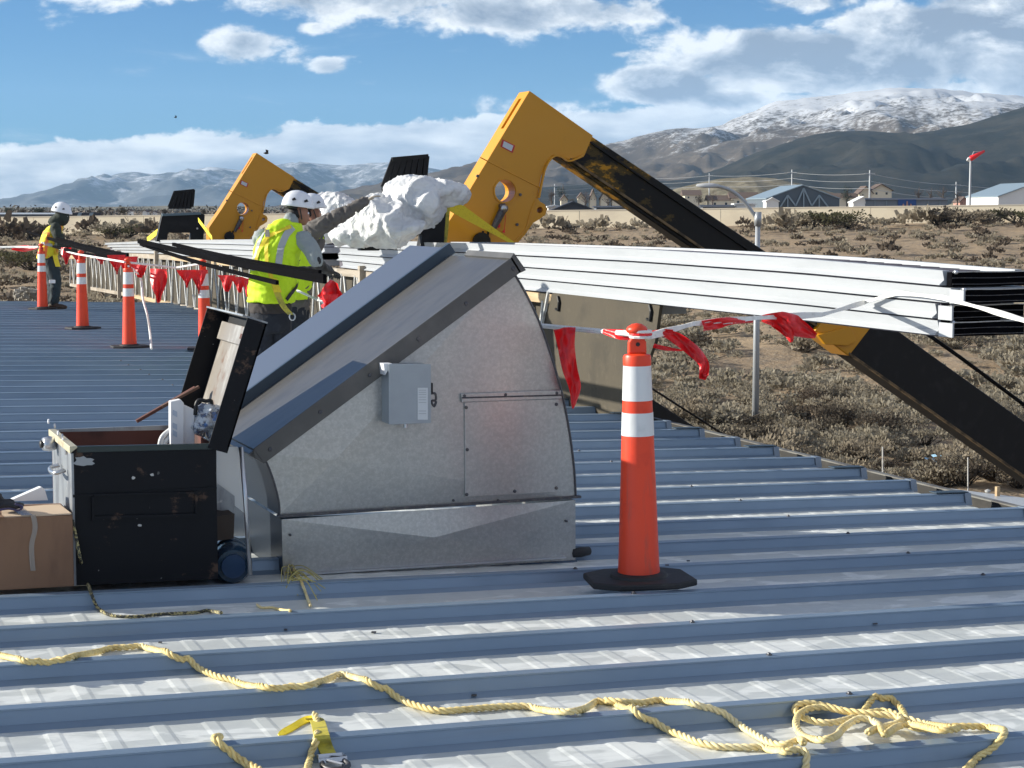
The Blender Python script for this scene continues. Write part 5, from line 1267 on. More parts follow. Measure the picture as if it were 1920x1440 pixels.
B().tube(spline([onY(x_, y_, 8.22) for x_, y_ in [(-10,958),(16,954),(34,957),(42,950),(28,945)]],5), .005, 6).obj('cable', mat('dark_violet_cable', (.05,.04,.10), .5), label='thin dark cable curled on the cardboard box', cat='cable', smooth=True)

# ============================================================ TRAFFIC CONES
def make_cone(label):
    t = thing('traffic_cone', label, 'traffic cone', (0,0,0), 'tall orange channelizer cones')
    prof = lambda z: np.interp(z, [.035,.10,.68,1.0,1.05], [.098,.093,.0735,.062,.060])
    def band(z0, z1, name, m, grow=0):
        n = max(2, int((z1-z0)/.05)); pr = [(float(prof(z0+(z1-z0)*i/n))+grow, z0+(z1-z0)*i/n) for i in range(n+1)]
        return B().lathe(pr, (0,0,0), 40, mi=0).obj(name, m, t, smooth=40)
    band(.035, 1.0, 'cone_body', M_ORANGE)
    band(.68, .785, 'reflective_band', M_REFL, .0016); band(.84, .998, 'reflective_band', M_REFL, .0016)
    B().lathe([(.058,.995),(.064,.998),(.064,1.035),(.060,1.046),(.040,1.052),(0,1.054)], (0,0,0), 32).obj('collar', M_ORANGE, t, smooth=40)
    nk = B().prism([(-.042,-.02,1.05),(.042,-.02,1.05),(.040,-.02,1.105),(.026,-.02,1.128),(-.026,-.02,1.128),(-.040,-.02,1.105)], (0,.04,0)).obj('handle_neck', M_ORANGE, t, bevel=.008)
    B().lathe([(0,-.003),(.0095,-.003),(.0095,.0)], (0,-.0205,1.095), 14, ax=(0,1,0)).obj('handle_hole', M_BLACK, t)
    B().lathe([(.018,1.125),(.024,1.135),(.046,1.150),(.049,1.162),(.042,1.174),(.022,1.186),(0,1.190)], (0,0,0), 28).obj('knob', M_ORANGE, t, smooth=True)
    b = B(); o_ = [(-.235,-.12),(-.12,-.20),(.14,-.205),(.245,-.13),(.225,.12),(.12,.20),(-.13,.2),(-.24,.12)]
    b.prism([(x_,y_,0) for x_, y_ in o_], (0,0,.03)); b.obj('rubber_base', M_RUBBER, t, bevel=.008)
    B().lathe([(.098,.028),(.135,.03),(.128,.042),(.098,.05)], (0,0,0), 36).obj('base_ring', M_RUBBER, t, smooth=40)
    return t
c1 = make_cone('nearest tall orange cone right of the hood')
p = onroof(1201,1094,HR); c1.location = (p.x, 7.62, -SL*p.x+HR+.003); c1.rotation_euler = (0,-.015,math.radians(-14))
tops_c = {1: Vector((c1.location.x, c1.location.y, c1.location.z+1.14))}
for k, (x_, y_, s_, lab) in enumerate([(243,652,.925,'orange cone in front of the truss with a white rope end hanging beside it'),(155,617,.93,'orange cone left of the rope end, second from the far left worker'),(80,580,.93,'farthest orange cone right behind the far left worker')]):
    c = copy_tree(c1); p = onroof(x_, y_, HR); c.location = (p.x, p.y, -SL*p.x+HR+.003); c.scale = (s_,)*3; c.rotation_euler = (0,0,.3*k); c['label'] = lab
    tops_c[k+2] = c.location+Vector((0,0,1.13*s_))
c = copy_tree(c1); p = P(383, 497, 22.8); zz = p.z-1.19*.93; c.location = (p.x, p.y, -SL*p.x+HR); c.scale = (.93*(p.z-c.location.z)/(1.19*.93),)*3; c['label'] = 'orange cone half hidden behind the raised job box lid'; c.scale = (.93,)*3
tops_c[5] = c.location+Vector((0,0,1.13*.93))

# ============================================================ FLAGGED ROPE LINE, CORDS
def flag_bm(c, w, h, tw, seed, lean=(0,0,0)):
    """limp triangular plastic flag hanging from c, folded and twisted"""
    b = B(); rnd = random.Random(seed); n, m = 10, 6; ph = rnd.uniform(0, 6)
    dx = RT*1.0
    for i in range(n+1):
        t = i/n; ww = w*(1-t*.82)*(1+.12*math.sin(ph+t*5))
        for j in range(m+1):
            s_ = j/m-.5; an = tw*t + .5*math.sin(ph+3*t)
            off = RT*(s_*ww*math.cos(an)) + FH*(s_*ww*math.sin(an) + .22*w*math.sin(ph+s_*9+t*4)*t**.5)
            b.v.append(tuple(Vector(c)+off+Vector((0,0,-h*t*(1-.08*abs(math.sin(s_*6+ph))))) + Vector(lean)*t*t))
    for i in range(n):
        for j in range(m): o = i*(m+1)+j; b.f.append((o, o+1, o+m+2, o+m+1)); b.mi.append(0)
    return b
def cord(pts, r, n=6, sag=0, amp=0.0):
    out = []
    for i in range(len(pts)-1):
        a_, c = Vector(pts[i]), Vector(pts[i+1])
        for k in range(12):
            t = k/12; p = a_.lerp(c, t); p.z -= sag*4*t*(1-t)*(c-a_).length*.04; out.append(p)
    out.append(Vector(pts[-1])); return out
fr_ = thing('flagged_rope', 'white rope with red plastic flags strung between the orange cones', 'flagged rope', tops_c[2])
K = tops_c
w1 = P(108, 466, 31.8); r0 = P(-20, 464, 33.0)
seg_l = [r0, P(30,463,32.8), P(72,463,32.4)]
B().tube(cord(seg_l, .02), .018, 6).obj('rope', M_CORD, fr_)
line = [w1, K[4].lerp(K[3], .55)*1.0, K[3]+Vector((-.05,0,0)), K[2]+Vector((-.04,0,0)), P(330,502,23.2), K[5]+Vector((-.04,0,0)), P(470,522,20.2), P(560,546,18.9), P(604,566,17.6), P(634,579,16.2), P(668,588,14.6), P(740,600,12.2), P(1018,611,10.2), P(1100,619,9.3), K[1]+Vector((-.03,-.02,-.0))]
line[1] = P(130,473,29.5)
B().tube(cord(line, .012), .013, 6).obj('rope', M_CORD, fr_)
k1 = K[1]
line2 = [k1+Vector((.02,-.035,-.01)), P(1300,607,8.7), P(1420,596,8.9), P(1540,590,9.3), onX(1620,567,XS-.05), onX(1682,549,XS-.03), onX(1768,558,XS-.05), onX(1850,580,XS-.06), P(1960,612,8.0), P(2080,640,7.0)]
lw = [(.008,.010)[i % 2] for i in range(len(line2))]
pts = []
for i in range(len(line2)-1):
    for q in range(6): pts.append(Vector(line2[i]).lerp(Vector(line2[i+1]), q/6))
pts.append(Vector(line2[-1]))
B().ribbon(pts, [.026+.008*math.sin(i*.9) for i in range(len(pts))], (0,.1,1), th=.010).obj('rope', M_CORD, fr_)
for k in range(3): B().tube([k1+Vector((math.cos(a_)*.046, math.sin(a_)*.046, -.012+.012*k)) for a_ in [q*math.pi/6+k for q in range(13)]], .008, 6).obj('rope_knot', M_CORD if k != 1 else M_FLAG, fr_)
FL = [(124,470,30,.42,.62),(150,480,29,.45,.45),(190,484,27.5,.40,.32),(218,484,25,.42,.6),(240,487,23.3,.42,.75),(262,500,23.2,.50,.40),(297,510,23,.55,.95),(350,512,22.8,.42,.50),(372,515,22.6,.34,.62),(378,512,22.4,.26,.4),(425,522,21,.42,.42),(449,525,20.5,.40,.40),(464,528,20.2,.30,.46),
      (620,558,14.6,.22,.30),(628,590,14.4,.16,.18)]
for k, (x_, y_, d_, w_, h_) in enumerate(FL):
    flag_bm(P(x_, y_-6, d_), w_*.55, h_*.46, random.Random(k).uniform(-1.2,1.2), k, (0,0,0)).obj('flag', M_FLAG, fr_, smooth=True)
# longer torn flags near the front
def strip(pts, ws, name='flag', seed=0, Y=None):
    b = B(); rnd = random.Random(seed); q = spline([Vector(p) for p in pts], 6); n = len(q); m = 4
    for i, p in enumerate(q):
        w_ = float(np.interp(i/(n-1), np.linspace(0,1,len(ws)), ws)); t = (q[min(i+1,n-1)]-q[max(i-1,0)]).normalized(); sd = t.cross(FH).normalized()
        for j in range(m+1):
            s_ = j/m-.5; b.v.append(tuple(p+sd*w_*s_+FH*w_*.5*math.sin(s_*7+i*.45+seed)))
    for i in range(n-1):
        for j in range(m): o = i*(m+1)+j; b.f.append((o, o+1, o+m+2, o+m+1)); b.mi.append(0)
    return b.obj(name, M_FLAG, fr_, smooth=True)
d0 = 8.55
strip([P(1058,615,9.2), P(1062,650,9.2), P(1068,690,9.2), P(1078,728,9.2), P(1074,766,9.2)], [.11,.085,.075,.06,.008], seed=1)
strip([P(1130,621,8.8), P(1165,628,8.7), P(1205,632,8.6)], [.02,.05,.03], seed=2)
strip([P(1215,628,8.5), P(1245,624,8.5), P(1262,622,8.5)], [.03,.035,.02], seed=3)
strip([P(1240,622,8.5), P(1268,634,8.5), P(1300,658,8.5), P(1320,682,8.5), P(1318,706,8.5), P(1326,696,8.5)], [.025,.055,.06,.045,.04,.01], seed=4)
strip([P(1225,648,8.5), P(1250,654,8.5), P(1282,657,8.5)], [.02,.02,.004], seed=9)
strip([P(1318,612,8.7), P(1345,606,8.75), P(1372,602,8.8), P(1412,601,8.9)], [.05,.05,.035,.02], seed=5)
strip([P(1428,597,9.0), P(1462,600,9.0), P(1490,612,9.0), P(1530,630,9.05)], [.03,.085,.11,.02], seed=6)
strip([P(1452,602,9.0), P(1478,622,9.0), P(1484,642,9.0)], [.06,.06,.01], seed=7)
strip([P(22,465,32.9), P(45,466,32.8), P(70,464,32.6)], [.06,.12,.04], seed=8)
strip([P(606,540,14.7), P(622,552,14.7), P(640,562,14.7)], [.16,.2,.06], seed=10)
strip([P(612,566,14.7), P(618,578,14.7), P(612,590,14.7)], [.12,.12,.04], seed=11)
B().tube(spline([K[2]+Vector((0,-.03,-.05)), P(263,520,23.3), P(268,560,23.2), P(276,590,23.1), P(281,622,23.1), onroof(284,654,.08)],6), .014, 6).obj('rope_tail', M_CORD, fr_)

# long black closure strips held between the workers
def blackstrip(a_, c, w0, w1, lab, k):
    pts = [Vector(a_).lerp(Vector(c), i/14) - Vector((0,0,.02*math.sin(i/14*math.pi))) for i in range(15)]
    B().ribbon(pts, [w0+(w1-w0)*i/14 for i in range(15)], (0,0,1), th=.03).obj('black_strip', M_BLK, label=lab, cat='metal strip', group='long black strips carried over the flag line')
blackstrip(P(609,523,15.9), P(260,452,20.5), .080, .045, 'thick black strip ending at the leaning worker, upper of the near pair', 0)
blackstrip(P(600,512,16.1), P(325,458,20.0), .050, .035, 'black strip just above the near thick one reaching the vest', 1)
blackstrip(P(520,530,16.9), P(264,458,20.7), .040, .03, 'thin black strip under the near thick one', 2)
blackstrip(P(234,484,25.5), P(50,434,33.5), .085, .03, 'lower black strip crossing the far worker', 3)
blackstrip(P(240,480,25.4), P(86,440,32.5), .07, .03, 'upper black strip crossing the far worker', 4)
blackstrip(P(228,486,25.8), P(100,462,31.0), .05, .04, 'short black strip tucked under the far worker arm', 5)

# ============================================================ ROPES ON THE ROOF
def twisted(pts, r, pitch, name, m, lab, cat, group=None, strands=3, parent=None, lift=True, closed=False):
    q = spline(pts, 14)
    if lift:
        for p in q:
            zz_ = surf(p.x, p.y)+r*1.05
            if p.z < zz_: p.z = zz_
        for _ in range(3):
            for i in range(1, len(q)-1): q[i] = (q[i-1]+q[i]*2+q[i+1])/4
    q = resample(q, pitch/7); b = B()
    n = len(q); t0 = (q[1]-q[0]).normalized(); nv = t0.orthogonal().normalized(); fr = []
    for i in range(n):
        t = (q[min(i+1,n-1)]-q[max(i-1,0)]).normalized(); nv = (nv-t*nv.dot(t)).normalized(); fr.append((nv.copy(), t.cross(nv)))
    rs = r*.50; ro = r*.56
    for s_ in range(strands):
        sp_ = []
        for i in range(n):
            an = 2*math.pi*(i/7+s_/strands); sp_.append(q[i]+fr[i][0]*(math.cos(an)*ro)+fr[i][1]*(math.sin(an)*ro))
        b.tube(sp_, rs, 6)
    return b.obj(name, m, parent, smooth=True, label=lab, cat=cat, group=group)
RR = .0126
def rp(lst, r=RR): return [hit(x_, y_, r) if len(t_) == 0 else hit(x_, y_, r)+Vector((0,0,t_[0])) for x_, y_, *t_ in lst]
rope1 = rp([(-60,1225),(0,1229),(40,1238),(70,1243),(105,1240),(138,1231),(190,1221),(240,1214),(275,1215),(315,1226),(360,1247),(410,1270),(450,1282),(495,1289),(545,1290),(595,1281),(622,1271),(655,1268),(690,1279),(730,1299),(775,1322),(820,1333),(870,1331),(920,1327),(960,1325),(1005,1329),(1050,1335),(1090,1331),(1112,1320),(1130,1316),(1160,1323),(1190,1338),(1230,1357),(1270,1377),(1310,1393),(1350,1401),(1400,1402),(1440,1405),(1470,1410),(1495,1406),(1508,1416),(1512,1432),(1505,1462)])
twisted(rope1, RR, .080, 'yellow_rope', M_ROPE, 'long yellow rope snaking left to right across the front ribs', 'rope', 'yellow ropes lying on the roof')
rope2 = rp([(1135,1318,.01),(1165,1322,.012),(1205,1318),(1250,1315),(1295,1319),(1335,1332),(1375,1352),(1412,1376),(1445,1394),(1475,1402,.012),(1500,1398,.02),(1506,1404,.02)])
twisted(rope2, RR, .080, 'yellow_rope', M_ROPE, 'upper strand of yellow rope looping beside the long one at centre right', 'rope', 'yellow ropes lying on the roof')
cz = [(1700,690),(1740,650),(1798,612),(1848,552),(1800,534),(1705,530),(1610,535),(1545,543),(1490,530),(1466,480),(1435,444),(1390,433),(1345,446),(1310,492),(1230,524),(1150,528),(1085,507),(1060,485),(1070,468),(1110,461),(1190,476),(1262,497),(1330,502),(1400,496),(1475,524),(1560,549),(1640,562),(1672,566),(1600,572),(1500,548),(1440,560),(1395,588),(1372,548),(1310,525),(1245,560),(1212,597),(1150,610),(1090,592),(1064,545),(1088,502),(1155,482),(1240,497),(1340,508),(1440,518),(1455,540),(1380,562),(1335,580)]
pc = []
for i, (x_, y_) in enumerate(cz):
    p = hit(960+x_/2, 1100+y_/2, RR); p = p+Vector((0,0,(.0,.006,.012)[i % 3]*.0 + min(.03, .0012*i))); pc.append(p)
twisted(pc, RR, .080, 'yellow_rope', M_ROPE, 'tangled coil of yellow rope at the lower right', 'rope', 'yellow ropes lying on the roof')
twisted(rp([(590,1345,.012),(597,1362),(594,1385),(585,1410),(577,1440),(570,1475)]), RR*.95, .08, 'yellow_rope', M_ROPE, 'short yellow rope end running down beside the webbing strap', 'rope', 'yellow ropes lying on the roof')
twisted(rp([(412,1382),(403,1384),(410,1392),(428,1410),(450,1426),(478,1440),(520,1470)]), RR*1.05, .085, 'yellow_rope', M_ROPE, 'yellow rope end curling over the lowest rib at the bottom', 'rope', 'yellow ropes lying on the roof')
bkpts = [onY(136,975,JY0-.03), onY(143,1010,JY0-.035), onY(151,1050,JY0-.04)] + rp([(160,1085,.01),(170,1112,.006),(183,1140),(200,1151),(225,1156),(262,1156),(300,1152),(340,1150),(372,1148),(395,1146),(415,1149)], .008)
twisted(bkpts, .0075, .05, 'thin_rope', M_ROPEBK, 'thin black flecked rope hanging from the job box onto the roof', 'rope', lift=True)
twisted(rp([(482,1134),(492,1140),(520,1142),(545,1146)], .006), .006, .04, 'rope_scrap', M_ROPE, 'short yellow rope scrap behind the second rib', 'rope scrap')
# frayed tuft at the hood corner
ft = thing('frayed_rope', 'frayed tuft of yellow rope fibres at the front corner of the hood', 'rope', hit(560,1100,.01))
rnd = random.Random(6)
twisted(rp([(536,1062,.05),(548,1072,.03),(556,1085,.02),(566,1098,.01),(575,1118),(582,1136)], .008), .007, .04, 'rope_core', M_ROPE, None, None, parent=ft)
for k in range(26):
    x0, y0 = 540+rnd.uniform(-8,14), 1070+rnd.uniform(-8,20); dx_, dy_ = rnd.uniform(-16,70), rnd.uniform(-4,44)
    p0 = hit(x0, y0, .01); p2 = hit(x0+dx_, y0+dy_, .006); p1 = (p0+p2)/2+Vector((rnd.uniform(-.02,.02),0,rnd.uniform(.01,.05)))
    B().tube(spline([p0,p1,p2],5), .0022, 4).obj('fibre', M_FRAY, ft)
hp = hit(536,1060,.02); B().lathe([(0,-.014),(.013,-.008),(.014,.004),(0,.012)], hp, 10, ax=(0,-1,.4)).obj('melted_end', M_PAPER, ft, smooth=True)
# webbing strap with snap hook over the rib
ys1 = [hit(522,1378,.004)+Vector((0,0,.0)), hit(548,1364,.006), hit(572,1350,.008), hit(590,1347,.012)]
ws_ = thing('webbing_strap', 'yellow webbing strap with a steel snap hook over a rib at the bottom', 'strap', hit(590,1347,.01))
sd1 = (0,1,.15); B().ribbon(spline(ys1,5), [.012,.03,.042,.045,.045,.045,.045,.045,.045,.045,.045,.045,.045,.045,.045,.045], sd1, th=.004).obj('webbing', M_STRAP, ws_)
ys2 = [hit(586,1347,.014), hit(595,1352,.012), hit(602,1375,.012), hit(610,1400,.012), hit(618,1418,.012)]
B().ribbon(spline(ys2,5), .048, (1,-.1,0), th=.005).obj('webbing', M_STRAPD, ws_)
hc = hit(619,1422,.012)
B().ribbon([hc+Vector((-.04,0,.01)), hc+Vector((.04,-.0,.008)), hc+Vector((.045,-.03,.004)), hc+Vector((-.045,-.03,.004)), hc+Vector((-.04,0,.01))], .014, (0,.3,1), th=.006).obj('buckle', M_STEEL, ws_)
B().tube(spline([hc+Vector(v) for v in [(-.03,-.02,0),(-.04,-.06,-.004),(-.02,-.095,-.004),(.02,-.10,-.004),(.04,-.065,-.004),(.03,-.02,0),(0,-.01,.004)]],5), .008, 8).obj('snap_hook', M_DSTEEL, ws_, smooth=True)
B().tube([hc+Vector((-.02,-.03,.004)), hc+Vector((.015,-.09,.004))], .006, 6).obj('hook_gate', M_STEEL, ws_)

# ============================================================ WORKERS
UPZ = Vector((0,0,1))
def ringloft(rings, n=18):
    """rings = (centre, half-axis a, half-axis b)"""
    b = B()
    for c, a_, bb_ in rings:
        for k in range(n):
            an = 2*math.pi*k/n; b.v.append(tuple(Vector(c)+Vector(a_)*math.cos(an)+Vector(bb_)*math.sin(an)))
    for i in range(len(rings)-1):
        for k in range(n): b.f.append((i*n+k, i*n+(k+1) % n, (i+1)*n+(k+1) % n, (i+1)*n+k)); b.mi.append(0)
    b.f += [tuple(range(n-1,-1,-1)), tuple((len(rings)-1)*n+k for k in range(n))]; b.mi += [0,0]
    return b
def limb(pts, rs, n=12):
    q = spline(pts, 5); r = [float(np.interp(i/(len(q)-1)*(len(rs)-1), range(len(rs)), rs)) for i in range(len(q))]
    b = B(); b.tube(q, r, n)
    for p, rad in ((q[0], r[0]), (q[-1], r[-1])):
        b.lathe([(0,-rad),(rad*.7,-rad*.7),(rad,0),(rad*.7,rad*.7),(0,rad)], p, 10)
    return b
def fuse(name, parts, m, parent, vox=.016, wr=.0, fr=9., smooth_it=3, seed=0.):
    b = B()
    for q in parts: b.add(q.v, q.f)
    me = b.mesh(name, m); o = bpy.data.objects.new(name, me); COL.objects.link(o)
    r = o.modifiers.new('r','REMESH'); r.mode = 'VOXEL'; r.voxel_size = vox
    s_ = o.modifiers.new('s','SMOOTH'); s_.iterations = smooth_it; s_.factor = .6
    bpy.context.view_layer.update(); me2 = bpy.data.meshes.new_from_object(o.evaluated_get(bpy.context.evaluated_depsgraph_get())); o.modifiers.clear(); o.data = me2; me2.name = name
    me2.polygons.foreach_set('use_smooth', [True]*len(me2.polygons)); me2.materials.clear(); me2.materials.append(m)
    if wr:
        for v in me2.vertices:
            p = v.co*fr+Vector((seed,seed,seed)); w_ = Vector((noise.noise(p*.5), noise.noise(p*.5+Vector((5,5,5))), noise.noise(p*.4)))
            v.co += v.normal*wr*(1-2.2*abs(noise.noise(p+w_*1.6)))
    w_ = wloc(parent); me2.transform(Matrix.Translation(-w_)); o.parent = parent; o.location = (0,0,0)
    return o
def sphere(c, r, sq=(1,1,1), n=16):
    b = B(); b.lathe([(0,-1),(.38,-.92),(.70,-.71),(.92,-.38),(1,0),(.92,.38),(.70,.71),(.38,.92),(0,1)], (0,0,0), n)
    b.v = [(c[0]+x*r*sq[0], c[1]+y*r*sq[1], c[2]+z*r*sq[2]) for x,y,z in b.v]; return b
def hand_parts(w, d, up_, L=.19, curl=.5):
    """palm with four unequal bent fingers and a thumb; w wrist, d pointing direction, up_ back of the hand"""
    d = d.normalized(); sd = d.cross(up_).normalized(); up_ = sd.cross(d).normalized(); out = []
    out.append(ringloft([(w, sd*.026, up_*.018), (w+d*.03, sd*.034, up_*.017), (w+d*.075, sd*.041, up_*.015), (w+d*.095, sd*.040, up_*.012)], 12))
    for k, (o, ln_) in enumerate(((-.031,.062),(-.010,.076),(.011,.072),(.031,.056))):
        b0 = w+d*.088+sd*o; c1_ = b0+(d*math.cos(curl*.5)-up_*math.sin(curl*.5))*ln_*.45+sd*o*.12; c2_ = c1_+(d*math.cos(curl*1.2)-up_*math.sin(curl*1.2))*ln_*.33; c3_ = c2_+(d*math.cos(curl*1.8)-up_*math.sin(curl*1.8))*ln_*.28
        out.append(limb([b0-d*.02, b0, c1_, c2_, c3_], [.0098,.0098,.009,.0085,.0065], 8))
    tb_ = w+d*.03-sd*.03; out.append(limb([tb_, tb_+d*.025-sd*.028-up_*.008, tb_+d*.058-sd*.034-up_*.014], [.013,.011,.008], 8))
    return out
def helmet(hc, face, parent, r=.118, tilt=0.0, lab=None, visor=False):
    """shell helmet with brim, vents and chin strap; hc = head centre"""
    f = face.normalized(); s_ = f.cross(UPZ).normalized(); u = s_.cross(f).normalized()
    def T(x, y, z): return hc + s_*x + f*y + u*z
    b = B(); n = 28; rows = [(1.10,-.20),(1.09,-.05),(1.05,.22),(.97,.50),(.80,.80),(.52,1.02),(.22,1.12),(0.001,1.14)]
    for rr_, z in rows:
        for k in range(n):
            an = 2*math.pi*k/n; br = 1.0 + (.10 if (rr_ > 1.08 and math.sin(an) > .5) else 0)
            rid = 1+.022*math.cos(an*6)*(1 if .3 < z < 1.0 else 0)
            b.v.append(tuple(T(math.cos(an)*r*rr_*.92*rid, math.sin(an)*r*rr_*1.16*br*rid, z*r*1.0+.02)))
    for i in range(len(rows)-1):
        for k in range(n): b.f.append((i*n+k, i*n+(k+1) % n, (i+1)*n+(k+1) % n, (i+1)*n+k)); b.mi.append(0)
    sh = b.obj('helmet', M_HELMET, parent, smooth=True)
    sol = sh.modifiers.new('t', 'SOLIDIFY'); sol.thickness = .006
    for sx in (-1, 1):
        for (yy, zz) in ((-.55, .32), (.45, .30)):
            c = T(sx*r*.93, yy*r*1.0, zz*r+.02); B().add([c+f*.022, c+u*.022+f*.004, c-f*.022+u*.004, c-f*.014-u*.012], [(0,1,2,3)]).prism([c+f*.022, c+u*.022+f*.004, c-f*.022+u*.004, c-f*.014-u*.012], s_*(sx*.008)).obj('helmet_vent', M_BLACK, sh)
        B().tube([T(sx*r*.98, 0, -.02), T(sx*r*.80, .03, -.10), T(0, .07, -.155)], .006, 6).obj('chin_strap', M_BLACK, sh)
    B().tube([T(math.cos(a_)*r*.86, math.sin(a_)*r*1.02, -.015) for a_ in [math.pi*(1.05+.9*i/10) for i in range(11)]], .010, 6).obj('head_band', M_BLACK, sh)
    return sh
def head(hc, face, parent, skin, hood_m=None, down=None):
    """head and neck as part of the body lofts"""
    f = face.normalized(); s_ = f.cross(UPZ).normalized()
    q = [sphere(hc, .1, (.80,.80,1.10)), sphere(hc+f*.02-UPZ*.02, .092, (.85,.85,1.15)), sphere(hc+f*.045-UPZ*.085, .045), sphere(hc+f*.098-UPZ*.018, .016, (1,1,1.5)),
         sphere(hc+f*.09-UPZ*.062, .020, (1.3,1.3,.6)), sphere(hc+s_*.082-UPZ*.01, .022, (.6,.6,1.3)), sphere(hc-s_*.082-UPZ*.01, .022, (.6,.6,1.3))]
    return q
def face_bits(hc, face, parent):
    f = face.normalized(); s_ = f.cross(UPZ).normalized()
    for sx in (-1, 1):
        e = sphere(hc+f*.088+s_*sx*.032+UPZ*.004, .012, n=10).obj('eye', M_PAPER, parent, smooth=True)
        sphere(hc+f*.098+s_*sx*.032+UPZ*.004, .006, n=8).obj('pupil', M_BLACK, e, smooth=True)
    B().tube([hc+f*.105-s_*.022-UPZ*.060, hc+f*.112-UPZ*.062, hc+f*.105+s_*.022-UPZ*.060], .004, 6).obj('lips', mat('lip_skin', (.25,.09,.08), .5), parent)
def vest(parent, rings, m, name='vest', wr=.006, seed=0):
    """open shell over the torso lofts"""
    return fuse(name, [ringloft(rings, 22)], m, parent, .013, wr, 7., 2, seed)
def on_surface(o, pts, w, name, m, parent, off=.006, th=.004):
    """lay a strap on the surface of a garment (projected along the view onto real cloth)"""
    me = o.data; wl = wloc(o); bv = BVHTree.FromPolygons([v.co+wl for v in me.vertices], [tuple(p.vertices) for p in me.polygons])
    out = []; nn = []
    pq = []
    for a_, c in zip(pts, pts[1:]):
        for i in range(6): pq.append((a_[0]+(c[0]-a_[0])*i/6, a_[1]+(c[1]-a_[1])*i/6))
    pq.append(pts[-1])
    for x_, y_ in pq:
        d_ = ray(x_, y_).normalized(); h = bv.ray_cast(CAM, d_)
        if h[0] is None: h = bv.find_nearest(CAM+d_*((out[-1]-CAM).length if out else (wl-CAM).length))
        n_ = h[1]; n_ = n_ if n_.dot(d_) < 0 else -n_
        out.append(h[0]+n_*off); nn.append(n_)
    for _ in range(2):
        for i in range(1, len(out)-1): out[i] = (out[i-1]+out[i]*2+out[i+1])/4
    sds = []
    for i in range(len(out)):
        t = (out[min(i+1,len(out)-1)]-out[max(i-1,0)]).normalized(); sds.append(t.cross(nn[i]).normalized())
    return B().ribbon(out, w, sds, th=th).obj(name, m, parent)

# ---- worker leaning at the stack (lime vest, back to the camera)
D1 = 18.0
fdir = (FH*.72+RT*.69).normalized(); sdir = fdir.cross(UPZ).normalized()      # facing / right hand side
foot = onroof(505, 737, HR)
p1 = thing('person', 'worker in a lime vest and white helmet, back turned, leaning on the stack', 'person', (P(505,720,D1).x, P(505,720,D1).y, -SL*P(505,720,D1).x+HR))
base1 = wloc(p1)
def Q(px, py, dd=0.0): return P(px, py, D1+dd)
pel = Q(508, 588); chest = Q(516, 480, .0); neck = Q(544, 416, .05); hd1 = Q(560, 396, .06)
shL = Q(500, 438, .05); shR = Q(574, 442, -.02)
ax_ = (shR-shL).normalized(); fr2 = ax_.cross(UPZ).normalized()*-1
def tor(g):   # torso rings with extra thickness g
    return [(Q(507,590), RT*(.175+g), FH*(.125+g)), (Q(508,555), RT*(.185+g), FH*(.135+g)), (Q(511,520), RT*(.190+g), FH*(.135+g)), (Q(517,480), RT*(.205+g), FH*(.140+g)), (Q(527,450), (RT*.97+UPZ*-.05)*(.205+g), FH*(.13+g)), (Q(537,430), RT*(.15+g), FH*(.10+g)), (Q(545,416), RT*(.075+g), FH*(.075+g))]
armR = [Q(568,448,-.05), Q(584,468,-.10), Q(593,490,-.12)]; foreR = [Q(593,490,-.12), Q(606,503,.02), Q(618,508,.16)]
armL = [Q(490,446,.12), Q(500,480,.30), Q(515,500,.42)]; foreL = [Q(515,500,.42), Q(560,508,.52), Q(600,508,.50)]
legs = []
kn = {-1: Q(490,664,-.02), 1: Q(532,662,.10)}; ft_ = {-1: Q(487,728,.05), 1: Q(536,730,.12)}
hp_ = {-1: Q(494,598), 1: Q(524,598,.02)}
body = head(hd1, (RT*.9+FH*.3-UPZ*.25), p1, M_SKIN) + [limb([hd1-UPZ*.06, neck, Q(536,436)], [.062,.064,.09])] + [ringloft(tor(-.03))]
body += [limb(armR, [.055,.05,.042]), limb(foreR, [.042,.036,.028]), limb(armL, [.055,.05,.042]), limb(foreL, [.042,.036,.028])]
for s_ in (-1, 1): body += [limb([hp_[s_], kn[s_], ft_[s_]-UPZ*.0], [.085,.06,.042])]
fuse('body', body, M_SKIN, p1, .014)
fuse('shirt', [ringloft(tor(-.012)), limb(armR, [.085,.075,.066], 14), limb(armL, [.085,.07,.06], 14), limb([Q(545,420), Q(545,412)], [.08,.07])], M_SHIRT, p1, .014, .012, 13., 2, 1.)
fuse('sleeve_guard', [limb([foreR[0]+(foreR[0]-foreR[1])*.05, foreR[1], foreR[2]], [.062,.052,.045]), limb(foreL, [.06,.05,.045])], M_BLACK, p1, .012, .006, 14.)
fuse('glove', hand_parts(foreR[2], (RT*.6+FH*.8-UPZ*.3), UPZ, curl=.6), M_GLOVE, p1, .005, 0, 1, 1)
fuse('glove', hand_parts(foreL[2], (RT*.8+FH*.5-UPZ*.3), UPZ, curl=.6), M_GLOVE, p1, .005, 0, 1, 1)
tr_ = [ringloft([(Q(507,575), RT*.185, FH*.135), (Q(507,600), RT*.19, FH*.14), (Q(508,622), RT*.17, FH*.13)])]
for s_ in (-1, 1): tr_ += [limb([hp_[s_]+Vector((0,0,-.02)), kn[s_], ft_[s_]+UPZ*.05], [.115,.088,.075])]
fuse('trousers', tr_, M_JEANS, p1, .016, .014, 8., 2, 3.)
fuse('waist_cloth', [ringloft([(Q(507,566), RT*.20, FH*.15), (Q(507,588), RT*.198, FH*.15)])], M_BELT, p1, .014, .008, 12.)
